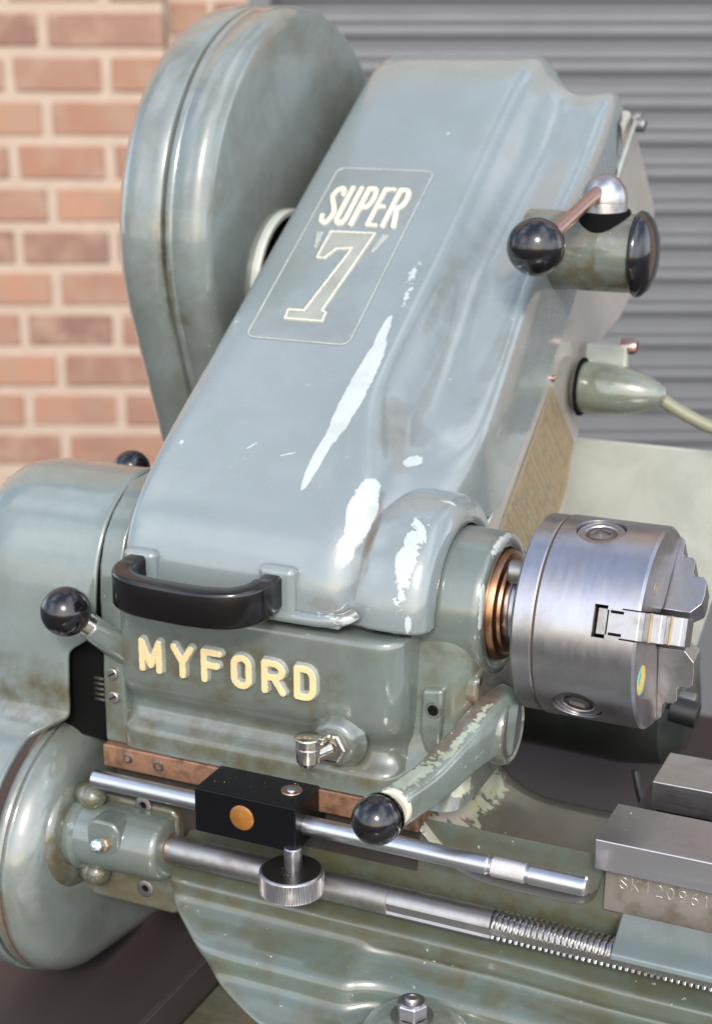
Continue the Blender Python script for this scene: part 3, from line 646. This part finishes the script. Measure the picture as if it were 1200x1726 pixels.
# ------------------------------------------------------------------ chuck
chuck = empty('three_jaw_chuck', (28, 0, -52), 'silvery three-jaw chuck with stepped jaws screwed on the spindle at the right of the headstock', 'chuck')
R_ = 51.6
rev('back_plate', (0, 0, 0), (1, 0, 0), [(-4.5, 46), (-4.5, 49.6), (-3.2, 51), (5.6, 51), (6.6, 50.2), (7.4, 50.0), (7.4, 40)], M['steel'], chuck, n=128, capped=True)
rev('seam_grime', (0, 0, 0), (1, 0, 0), [(6.4, 49.9), (6.5, 50.75), (7.5, 50.75), (7.6, 49.9)], simple('seam_dirt', (.05, .032, .015), .6), chuck, n=96, capped=False)
body = rev('chuck_body', (0, 0, 0), (1, 0, 0), [(7.2, 44), (7.2, 50.6), (8.0, R_), (57.2, R_), (58.6, 50.2), (58.6, 11), (20, 11)], M['steel'], chuck, n=160, capped=True)
def radial(th): return Vector((0, -math.cos(rad(th)), math.sin(rad(th))))
cs = []
JA = (20, 140, -100); PA = (80, -40, -160)
def cutter(V, F): return obj('cutter', V, F, M['dark'], None, smooth=False)
for a in PA:
    d = radial(a)
    V, F = revg(Vector((28, 0, 0)) + d * 44, d, [(0, 12.6), (20, 12.6)], 48); cs.append(cutter(V, F))
def slab(th, x0, x1, r0, r1, hw, grow=0):
    d = radial(th); t = Vector((1, 0, 0)).cross(d)
    V = [Vector((x, 0, 0)) + d * r + t * w_ for x in (x0, x1) for r in (r0, r1) for w_ in (-hw, hw)]
    return V, [(0, 1, 3, 2), (4, 6, 7, 5), (0, 4, 5, 1), (2, 3, 7, 6), (0, 2, 6, 4), (1, 5, 7, 3)]
for a in JA:
    cs.append(cutter(*slab(a, 36.5, 43, 8, 60, 8.0))); cs.append(cutter(*slab(a, 42.5, 50.5, 8, 60, 6.0))); cs.append(cutter(*slab(a, 50, 70, 8, 60, 7.6)))
cut(body, cs)
for a in PA:
    d = radial(a); c = Vector((28, 0, 0))
    p = rev('pinion', c + d * 49.4, d, [(-8, 12.3), (-.5, 12.3), (0, 11.8), (.0, 8.4), (-.6, 7.9)], M['steel'], chuck, n=56, capped=False)
    t = Vector((1, 0, 0)).cross(d)
    rev('pinion_floor', c + d * 47.9, d, [(0.9, 8.6), (.9, 5.6)], M['steel'], p, n=4 * 12, capped=False, fn=lambda t_, r, th: r)
    ri = []; F = []; n = 48
    V = []
    for lvl, (h, kk) in enumerate(((48.8, 0), (48.8, 1), (41, 1), (41, 2))):
        for j in range(n):
            th = 2 * math.pi * j / n + rad(20)
            if kk == 0: r = 8.5
            elif kk == 1: r = 4.0 / max(abs(math.cos(th - rad(20) )), abs(math.sin(th - rad(20))))
            else: r = .01
            V.append(c + d * h + (Vector((1, 0, 0)) * math.cos(th) + t * math.sin(th)) * r)
    for i in range(3):
        for j in range(n): q = (j + 1) % n; F.append((i * n + j, i * n + q, (i + 1) * n + q, (i + 1) * n + j))
    o = obj('square_socket', V, F, M['steel'], p); o.data.set_sharp_from_angle(angle=rad(30))
def jaw(th):
    d = radial(th); t = Vector((1, 0, 0)).cross(d)
    pr_ = [(51.2, 43.5), (51.2, 58.6), (49, 60.8), (40.5, 61.6), (39.5, 62), (39.5, 66.8), (37.5, 68.8), (30, 69.2), (28.8, 69.6), (28.8, 74.6), (26.5, 76.8), (18, 77.5), (13, 77), (8, 72), (8, 43.5)]
    hw = 7.1; V = []
    for w_ in (-hw, hw):
        for r, x in pr_:
            k = w_ * (.42 if r < 8 else (.75 if r < 13 else 1)); V.append(Vector((x, 0, 0)) + d * r + t * k)
    n = len(pr_); F = [tuple(range(n)), tuple(range(n, 2 * n))[::-1]] + [(i, (i + 1) % n, n + (i + 1) % n, n + i) for i in range(n)]
    j = obj('jaw', V, F, M['jaw'], chuck, bevel=.45, seg=2)
    V, F = slab(th, 37.2, 42.2, 10, 47, 6.6); obj('jaw_scroll_tooth', V, F, M['dull'], j, bevel=.6)
    for s_ in (-1, 1):
        V, F = slab(th, 44.5, 51, 50.6, 51.45, .75); V = [p + t * s_ * 5.4 for p in V]; obj('jaw_groove', V, F, M['dark'], j, bevel=.3)
    V, F = slab(th, 61.6, 62.5, 39.4, 40.3, 7.15); obj('jaw_groove', V, F, M['brass'], j, smooth=False)
    V, F = slab(th, 69.2, 70.0, 28.8, 29.6, 7.15); obj('jaw_groove', V, F, M['brass'], j, smooth=False)
for a in JA: jaw(a)
d = radial(58); rev('face_screw', Vector((58.4, 0, 0)) + d * 31, (1, 0, 0), [(0, 3.6), (.35, 3.4), (.35, 2.4), (.1, 2.2), (.4, 1.2), (.4, .01)], M['brass'], chuck, n=32, capped=False)
t_ = NT('rainbow_sticker'); g_ = t_.noise(130, 2)
cr = t_.n('ShaderNodeValToRGB'); t_.lk(g_, cr.inputs[0]); e_ = cr.color_ramp.elements
e_[0].position = .38; e_[0].color = (.75, .42, .08, 1); e_[1].position = .62; e_[1].color = (.10, .38, .30, 1); n_e = cr.color_ramp.elements.new(.5); n_e.color = (.45, .45, .10, 1)
d = radial(-22); rev('face_sticker', Vector((58.5, 0, 0)) + d * 39, (1, 0, 0), [(0, 7.6), (.3, 7.4), (.3, .01)], t_.set(Base_Color=cr.outputs[0], Roughness=.3), chuck, n=40, capped=False)

# ------------------------------------------------------------------ bed
bedz = [(-60, 1, 0)]
bedm = M['bed']
cr_ = [(-53, -104), (-54, -118), (-54, -150), (-54.5, -158), (-58, -162), (-66.5, -165.5), (-68.5, -167.5), (-68, -172), (-68.5, -176), (-72, -180), (-87, -187), (-91, -191), (-91.5, -197), (-92, -202), (-96, -206), (-107, -211), (-111, -215), (-112, -224), (-113, -240), (-114, -262)]
bx = [-206.5, -206.5, -207.5, -206.5, -204, -198, -196.5, -195.5, -195, -193, -173.5, -167.5, -161.5, -157.5, -152, -130, -116, -104, -95, -88]
rows = []
for (y, z), x0 in zip(cr_, bx):
    r_ = []
    for x, n in ((x0 - 0, 60), (x0 - 0, 12), (x0 + .6, 2.5), (x0 + 4, 0), (min(x0 + 30, -84), 0), (-80, 0), (-74, 0), (-62, 0), (-40, 0), (-10, 0), (20, 0), (50, 0), (80, 0), (110, 0), (180, 0)):
        dy = 0; dz = 0
        if x > -72 and -204 < z < -179: dy = 9          # flatter panel right of the foot
        if x > 20 and -186 < z < -150: dz = -2.0
        r_.append((x, y + n + dy, z + dz))
    rows.append(r_)
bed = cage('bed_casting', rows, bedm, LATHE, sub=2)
# foot boss with stud and nut
fb = rev('foot_boss', (-33, -97, -262), (0, 0, 1), [(0, 52), (30, 42), (48, 35), (60, 29), (66, 24), (69.5, 18), (71, 12), (71.3, .01)], paint('foot_paint', base=(.15, .175, .155), grime=.6, speck=.8), bed, n=64, capped=True, sharp=False)
V, F = revg((-34, -99, -191), (0, 0, 1), [(0, 8.2), (8, 8.2), (9.2, 7.2), (9.3, 4.6)], 6, capped=False)
nut = obj('hex_nut', V, F, M['ground'], bed, smooth=False, bevel=.3)
rev('nut_chamfer', (-34, -99, -182), (0, 0, 1), [(-.1, 7.3), (.5, 6.3), (.5, 4)], M['steel'], bed, n=36, capped=False)
rev('stud', (-34, -99, -191), (0, 0, 1), [(0, 4), (10.5, 4), (11.6, 3.2), (11.6, 2), (11.2, 1.6), (11.2, .01)], M['dull'], bed, n=30, capped=False)
rev('washer', (-34, -99, -191.4), (0, 0, 1), [(0, 11), (1.4, 11), (1.5, 8)], M['dull'], bed, n=40, capped=False)
# shears under the headstock
way = box('bed_way', -238, -47, -62, -22, -108.5, -95.2, M['ruststeel'], bed, bevel=.9)
screw('way_screw', (-222, -62.0, -101), (0, -1, 0), 3.3, M['nickel'], bed, h=.2, hexs=True)
screw('way_screw', (-202, -62.0, -102), (0, -1, 0), 3.6, M['nickel'], bed, h=.2, hexs=True)
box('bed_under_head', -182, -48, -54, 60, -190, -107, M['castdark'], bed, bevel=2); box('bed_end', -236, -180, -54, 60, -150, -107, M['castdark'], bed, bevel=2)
# gap floor and its ends
rows = []
for y in (-59, -56, -40, -10, 20, 45, 60):
    r_ = []
    for x, z in ((-60, -96), (-54, -100), (-46, -106), (-40, -113), (-31, -121), (-18, -127), (0, -128), (25, -128), (40, -127.5), (47, -124), (50, -112), (52, -100)):
        r_.append((x + (0 if y > -50 else 0), y, z - (3 if y < -57 else 0) - (14 if y > 50 else 0)))
    rows.append(r_)
cage('gap_floor', rows, paint('gap_floor_paint', base=(.060, .050, .044), grime=.7, rough=.4, speck=.8, chipc=((.24, .26, .16), (.28, .26, .22)), chips_glints=[((-40, -20, -112), (.2, 1, .1), (34, 10, 12), 2.0, 130), ((-45, -50, -112), (.2, .3, 1), (14, 10, 9), 1.7, 140), ((-36, 22, -114), (0, 1, 0), (16, 9, 9), 1.6, 120)], rust=[((-38, -35, -120), (0, 1, 0), (24, 9, 7), .8)]), bed, sub=2)
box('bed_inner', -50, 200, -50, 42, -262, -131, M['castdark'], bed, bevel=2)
fw = box('front_way', 47.3, 220, -65, -24, -105.5, -89, M['ground'], bed, bevel=.7)
rw = box('rear_way', 57, 220, 8, 46, -105.5, -89, M['ground'], bed, bevel=.7)
box('front_web', 50.5, 220, -56.5, -34, -132, -105, metal('web_steel', (.27, .24, .21), .45, None, .7, (.11, .08, .05), sc=90, met=.7), bed, bevel=1)
box('rear_web', 59, 220, 12, 40, -132, -105, M['castdark'], bed, bevel=1)
stm = simple('stamped_rim', (.36, .33, .28), .35, .7)
x = 58.5
for ch in 'SK120961':
    wd = 3.7 if ch != '1' else 3.0
    relief('serial_character', T(G[ch], x, -117.6 - (x - 58) * .02, wd, 6.0), (0, -56.5, 0), (1, 0, 0), (0, 0, 1), (0, -1, 0), .25, .45, [stm, stm], bed, res=.2, edge=.3, sink=.2)
    x += wd + (2.2 if ch not in 'K' else 2.8) 
# leadscrew
ls = Vector((0, -66, -148.5))
M['shaft'] = metal('leadscrew_steel', (.36, .345, .335), .40, (.06, 1, 1), .5, (.10, .075, .05), brush=.12)
lsc = cyl('leadscrew', (-204, ls.y, ls.z), (-60, ls.y, ls.z), 7.95, M['shaft'], LATHE, n=64, ch=.4)
def keyed(r, th, hw=.40, c=rad(-9)):
    q = abs((th - c + math.pi) % (2 * math.pi) - math.pi); return min(r, 6.1 / math.cos(q)) if q < hw else r
def screwmesh(x0, x1, thr):
    dx = .35; n = 96; xs = np.arange(x0, x1 + dx, dx); V = []; F = []
    for x in xs:
        for j in range(n):
            th = 2 * math.pi * j / n                          # 0 = towards the operator, + = up
            r = 7.95
            if thr:
                ph = ((x / 3.175) - th / (2 * math.pi)) % 1.0; r = 7.95 - 1.75 * max(0, min(1, (abs(ph - .5) * 2 - .42) / .28))
            r = keyed(r, th)
            V.append((x, ls.y - r * math.cos(th), ls.z + r * math.sin(th)))
    m = len(xs)
    for i in range(m - 1):
        for j in range(n): q = (j + 1) % n; F.append((i * n + j, i * n + q, (i + 1) * n + q, (i + 1) * n + j))
    return V, F
V, F = screwmesh(-60, -3, False); o = obj('keyed_shaft', V, F, M['shaft'], lsc); o.data.set_sharp_from_angle(angle=rad(20))
V, F = screwmesh(-3, 150, True); o = obj('screw_thread', V, F, M['thread'], lsc); o.data.set_sharp_from_angle(angle=rad(45))
# apron guard plate over the leadscrew
extr('apron_guard', [(62, -62), (66.5, -100), (200, -100), (200, -62)], 'XY', -131, -127.5, paint('apron_paint', base=(.14, .175, .175), grime=.15, speck=.3), LATHE, bevel=1)
box('apron_body', 74, 200, -99, -60, -150, -131, M['castdark'], LATHE, bevel=1) if False else None

# leadscrew bracket at the left end
br = extr('leadscrew_bracket', rrect(-256, -192, -195, -128, 7), 'XZ', -60, -52, M['olive'], LATHE, bevel=2.5)
rev('bearing_barrel', (-256, -66, -149.5), (1, 0, 0), [(0, 19), (2, 21), (8, 21.5), (10, 19), (58, 18.4), (61, 17.4), (62, 15.5), (62.2, 9)], M['head'], br, n=64, ang=50)
rev('barrel_flange', (-262, -64, -152), (1, 0, 0), [(0, 31), (2, 33.5), (6, 33.5), (9, 31), (10, 26)], M['olive'], br, n=64, ang=50)
rev('felt_ring', (-195, -66, -148.5), (1, 0, 0), [(0, 9.3), (1, 9.3), (1.4, 8.8), (1.4, 7.9)], M['orange'], br, n=48, capped=False)
for z in (-122, -170):
    ball('bolt_boss', (-242, -68, z - 4), 7.4, M['olive'], br, n=32)
    tube('boss_neck', [(-250, -66, z - 4), (-242, -68, z - 4)], 7.2, M['olive'], br, n=24)
for z in (-127, -180): screw('bracket_screw', (-214 - (1 if z < -150 else 0), -60.2, z - 2), (0, -1, 0), 5.2, M['dull'], br, h=.9, hexs=True)
extr('nipple_pad', rrect(-236, -215, -150, -130, 7), 'XZ', -85, -70, M['head'], br, bevel=2)
rev('nipple_hex', (-223, -84.5, -143), (-.1, -1, .25), [(0, 3.8), (4, 3.8), (4.6, 3)], M['brass'], br, n=6)
rev('grease_nipple', (-223.3, -88, -142), (-.15, -1, .35), [(0, 2.4), (3, 2.4), (3.6, 3.5), (6.4, 3.7), (7.4, 2.8), (7.6, 1.0), (7.0, .01)], M['zinc'], br, n=28, capped=False)

# ------------------------------------------------------------------ carriage stop (an accessory clamped on the bed)
stop = empty('bed_stop', (-134, -70, -134), 'black block stop with bright rod, amber plug and knurled knob clamped on front bed way', 'bed stop')
blk = box('clamp_block', -163, -103.5, -90, -43, -119, -93.7, M['anod'], stop, bevel=.8)
rev('side_plug', (-134.6, -90.1, -105.2), (0, -1, 0), [(-.5, 7), (.2, 7), (.8, 6), (1.0, .01)], M['amber'], stop, n=44, capped=False)
rev('top_plug', (-114.5, -72, -93.6), (0, 0, 1), [(0, 5.8), (.5, 5.6), (.6, 5.0), (.3, 4), (.3, .01)], M['copper'], stop, n=40, capped=False)
V, F = revg((-114.5, -72, -93.3), (0, 0, 1), [(0, 2.6), (.7, 2.4), (.7, .01)], 24, capped=False); obj('plug_screw', V, F, M['rod'], stop)
RY, RZ = -78, -108.3
rd = rev('stop_rod', (-234, RY, RZ), (1, 0, 0), [(0, 4.2), (.7, 5), (231, 5), (232, 4.4), (233.5, 4.4)], M['rod'], stop, n=48)
def dia(t, r, th):
    u = (t * 1.15 + th * 5 * 1.0) ; v = (t * 1.15 - th * 5 * 1.0)
    return r - .32 * max(abs(math.sin(u * 1.2 * 1.0)) ** 6, abs(math.sin(v * 1.2)) ** 6) if 0 else r - .35 * max(abs(math.cos(t * 2.6 + th * 12)) ** 8, abs(math.cos(t * 2.6 - th * 12)) ** 8)
rev('rod_knurl', (-.5, RY, RZ), (1, 0, 0), [(0, 4.4)] + [(.3 + i * .14, 5.15) for i in range(124)] + [(17.9, 4.4)], M['ground'], stop, n=220, fn=dia, capped=False, sharp=False)
rev('rod_tip', (17, RY, RZ), (1, 0, 0), [(0, 4.4), (1.5, 4.4), (2.2, 5), (30, 5), (31, 4.2), (31.2, .01)], M['rod'], stop, n=48, capped=False)
KC = Vector((-105.5, -91, 0))
cyl('knob_stem', (KC.x, KC.y + 2, -129), (KC.x, KC.y + 2, -116), 4.8, M['steel'], stop, n=36)
def kst(t, r, th): return r - (.42 if math.cos(th * 80) < 0 else 0) if 1.2 < t < 11.2 and r > 16 else r
knp = [(0, 15.8), (.8, 16.8), (1.3, 17), (11.1, 17), (11.6, 16.9), (12.4, 16.2), (12.5, 15.4)]
rev('knurled_knob', (KC.x, KC.y, -140.5), (0, 0, 1), knp, M['ground'], stop, n=640, fn=kst, capped=False, sharp=False).data.set_sharp_from_angle(angle=rad(50))
rev('knob_top', (KC.x, KC.y, -128.4), (0, 0, 1), [(.3, 15.7), (.35, .01)], simple('knob_black_top', (.03, .028, .024), .3, .6, 0, bump=.2), stop, n=60, capped=False)
rev('knob_base', (KC.x, KC.y, -140.4), (0, 0, 1), [(0, 15.8), (-.01, .01)], M['dull'], stop, n=60, capped=False)

# ------------------------------------------------------------------ splash panel, motor and tray behind
pn = extr('splash_panel', [(-110, 24), (70, 25.4), (52, -30), (32, -76), (13, -155), (9, -160), (-30, -164), (-110, -160)], 'XZ', 262, 266, M['pale'], LATHE, bevel=1.2)
mt = empty('electric_motor', (30, 230, -262), 'dark oily electric motor behind the bed under the chuck', 'motor')
rev('motor_body', (-90, 180, -118), (1, 0, 0), [(0, 30), (6, 42), (90, 44), (118, 40), (128, 30), (133, 12)], simple('motor_paint', (.045, .05, .04), .4, .2, .2, vary=.7), mt, n=48)
cyl('motor_bolt', (30, 142, -100), (50, 142, -100), 6, M['dull'], mt, n=20)
cyl('shaft_end', (40, 120, -96), (56, 120, -98), 8, simple('rubber', (.01, .01, .01), .5), mt, n=24)
tube('motor_lead', spline([(18, 130, -145), (26, 120, -162), (40, 105, -180), (70, 90, -200)], 6), 2.2, M['blackcable'], mt, n=12)
tr = empty('chip_tray', (0, 40, -275), 'dark purple-brown painted chip tray under the lathe bed', 'tray')
box('tray_floor', -700, 900, -400, 420, -275, -271, M['tray'], tr, bevel=0, smooth=False)
box('tray_back', -700, 900, 420, 424, -275, -232, M['tray'], tr, bevel=1)
extr('tray_partition', [(-400, -271), (-400, -242), (60, -242), (60, -271)], 'YZ', -199, -195, M['tray'], tr, bevel=1)
box('tray_plate', -194, 900, -400, 60, -270.8, -266, paint('tray_plate_paint', base=(.12, .12, .09), grime=.8, rough=.4), tr, bevel=.6)
box('bench_top', -2000, 2200, -420, 520, -320, -276, simple('bench_steel', (.06, .05, .05), .5, bump=.2, bs=30, vary=.4), empty('bench', (0, 40, -1100), 'dark steel bench top the lathe and its tray stand on', 'bench'), bevel=2)
for x in (-1900, 2000):
    for y in (-380, 440): box('leg', x, x + 60, y, y + 60, -1100, -321, M['tray'], bpy.data.objects['bench'], bevel=2)
g = obj('ground', [(-15000, -15000, -1101), (15000, -15000, -1101), (15000, 15000, -1101), (-15000, 15000, -1101)], [(0, 1, 2, 3)], M['pavement'], None, smooth=False); tag(g, kind='structure')
rs = random.Random(11); V = []; F = []
def fleck(x, y, z, q):
    k = len(V); a = rs.uniform(0, 6.28); l = q * rs.uniform(.6, 1.6); w_ = q * rs.uniform(.2, .5)
    V.extend([(x - l * math.cos(a), y - l * math.sin(a), z), (x + w_ * math.sin(a), y - w_ * math.cos(a), z + .1), (x + l * math.cos(a), y + l * math.sin(a), z + q * .4), (x, y, z + q * .7)])
    F.extend([(k, k + 1, k + 2), (k, k + 1, k + 3), (k + 1, k + 2, k + 3), (k, k + 2, k + 3)])
for _ in range(200): fleck(rs.uniform(-14, 46), rs.uniform(-52, 40), -128.2, rs.uniform(.2, .5))
for _ in range(70): fleck(rs.triangular(-162, -104, -110), rs.uniform(-89, -44), -93.6, rs.uniform(.15, .45))
for _ in range(60): fleck(rs.gauss(-106, 5), rs.gauss(-93, 4), -128.0, rs.uniform(.15, .4))
for _ in range(12): fleck(rs.uniform(50, 100), rs.uniform(-62, -28), -88.9, rs.uniform(.3, .8))
tag(obj('metal_swarf', V, F, metal('swarf', (.32, .27, .2), .45, None, .5), None, smooth=False), 'tiny metal turnings scattered over the bed gap and the black stop', 'swarf', kind='stuff')

# ------------------------------------------------------------------ brick wall and roller shutter behind
ANG = math.atan2(.41318203, .91064846)
W0 = Vector((-960.3695, 1873.8933, 0))
U_ = Vector((.91064846, .41318203, 0)); H_ = Vector((-.41318203, .91064846, 0))
wall = empty('brick_wall', (W0.x, W0.y, -1101), 'red and orange brick wall with wide sandy mortar joints behind the lathe', 'wall', rz=ANG)
def lw(z): return z + 1101
t = NT('brick'); oi = t.n('ShaderNodeObjectInfo').outputs['Random']
cr = t.n('ShaderNodeValToRGB'); t.lk(oi, cr.inputs[0]); el_ = cr.color_ramp.elements
el_[0].position = 0; el_[0].color = (.17, .088, .066, 1); el_[1].position = 1; el_[1].color = (.27, .135, .085, 1)
for p, c in ((.2, (.21, .11, .08)), (.4, (.27, .14, .09)), (.6, (.34, .18, .11)), (.8, (.21, .115, .085))):
    q = cr.color_ramp.elements.new(p); q.color = (*c, 1)
nb = t.noise(18, 5, .6); nc = t.noise(6, 3)
c2 = t.mix(t.ramp(nb, .4, .7), cr.outputs[0], (.27, .17, .12)); c2 = t.mix(t.math('MULTIPLY', t.ramp(nc, .5, .7), .4), c2, (.16, .10, .085))
M['brick'] = t.set(Base_Color=c2, Roughness=.85, Normal=t.bump(t.noise(200, 5), .5, .003))
M['mortar'] = simple('mortar', (.40, .31, .24), .9, bump=.5, bs=200, vary=.25)
V, F = boxg(-2400, -333, 4, 220, lw(-1100), lw(3400))
mo = obj('mortar', V, F, M['mortar'], wall, smooth=False, local=True)
V, F = boxg(-333, -189, 64, 220, lw(-1100), lw(3400)); obj('reveal_mortar', V, F, M['mortar'], wall, smooth=False, local=True)
meshes = {}
def brick(u0, u1, z0, z1, y0):
    L = round(u1 - u0); key = (L, random.randrange(3))
    if key not in meshes:
        r = random.Random(hash(key) % 999); v, f = boxg(-L / 2, L / 2, 0, 100, 0, z1 - z0)
        bm = bmesh.new(); vs = [bm.verts.new((a * S + r.uniform(-.0012, .0012), b * S, c * S + r.uniform(-.0012, .0012))) for a, b, c in v]
        for q in f: bm.faces.new([vs[i] for i in q])
        bmesh.ops.recalc_face_normals(bm, faces=bm.faces); bmesh.ops.bevel(bm, geom=list(bm.edges), offset=.003, segments=1, affect='EDGES')
        me = bpy.data.meshes.new('brick'); bm.to_mesh(me); bm.free(); me.materials.append(M['brick']); meshes[key] = me
    o = bpy.data.objects.new('brick', meshes[key]); COL.objects.link(o); o.parent = wall
    o.location = ((u0 + u1) / 2 * S, (y0 + random.uniform(-1.5, 1.5)) * S, z0 * S)
HJ = 9
for i in range(-10, 16):
    zc = 244.2 + 75 * i
    jo = [-333, -541, -756, -971] if i % 2 == 0 else [-333, -434, -604, -819, -1034]
    if i % 2 == 0: pass
    for a, b in zip(jo[1:], jo[:-1]):
        e1 = b - (HJ if b != -333 else 0)
        brick(a + HJ, e1, lw(zc + 9), lw(zc + 75 - 9), 0)
    if i > -3:
        brick(-333 + 9 if i % 2 else -333 + 4, -262, lw(zc + 28), lw(zc + 75 + 9), 60); brick(-250, -190, lw(zc + 28), lw(zc + 75 + 9), 60)
sh = empty('roller_shutter', (W0.x + U_.x * 600, W0.y + U_.y * 600, -1101), 'grey ribbed metal roller shutter beside the brick wall', 'shutter', rz=ANG)
M['slat'] = simple('shutter_slat', (.098, .101, .108), .5, .0, .0, bump=.1, bs=60, vary=.15)
pr_ = [(0, 2), (3, 7), (7, 9), (12, 6.5), (19, 2.5), (26, 0), (32, 1.5), (36, 3.2), (40, 2.2), (47, 0), (54, 1), (60, 4), (63, 2)]
ys = [(120 + d_, z_) for z_, d_ in pr_]
V = [(x_, y_, z_) for x_ in (-795, 1900) for y_, z_ in ys] + [(x_, y_ + 4, z_) for x_ in (-795, 1900) for y_, z_ in ys]; n_ = len(ys)
F = [(i, i + 1, n_ + i + 1, n_ + i) for i in range(n_ - 1)] + [(2 * n_ + i, 3 * n_ + i, 3 * n_ + i + 1, 2 * n_ + i + 1) for i in range(n_ - 1)]
s0 = obj('slat', V, F, M['slat'], sh, local=True)
for i in range(-16, 20):
    o = s0 if i == -16 else s0.copy()
    if i > -16: COL.objects.link(o)
    o.location = (s0.location.x, s0.location.y, (lw(312.8 - 63 + 63 * i) + 31.5) * S)
V, F = boxg(-795, 1900, 140, 150, lw(-1100), lw(-700)); obj('lower_slats', V, F, M['slat'], sh, local=True, smooth=False)
V, F = boxg(-189, 5200, 10, 220, lw(1500), lw(3400)); obj('lintel_mortar', V, F, M['mortar'], wall, smooth=False, local=True)
V, F = boxg(2500, 5200, 4, 220, lw(-1100), lw(1500)); obj('far_mortar', V, F, M['mortar'], wall, smooth=False, local=True)
V, F = boxg(-189, -150, 60, 118, lw(-1100), lw(1500)); obj('guide_rail', [(a - 600, b, c) for a, b, c in V], F, M['slat'], sh, local=True, smooth=False)

for o in bpy.data.objects:
    if '_w' in o: del o['_w']
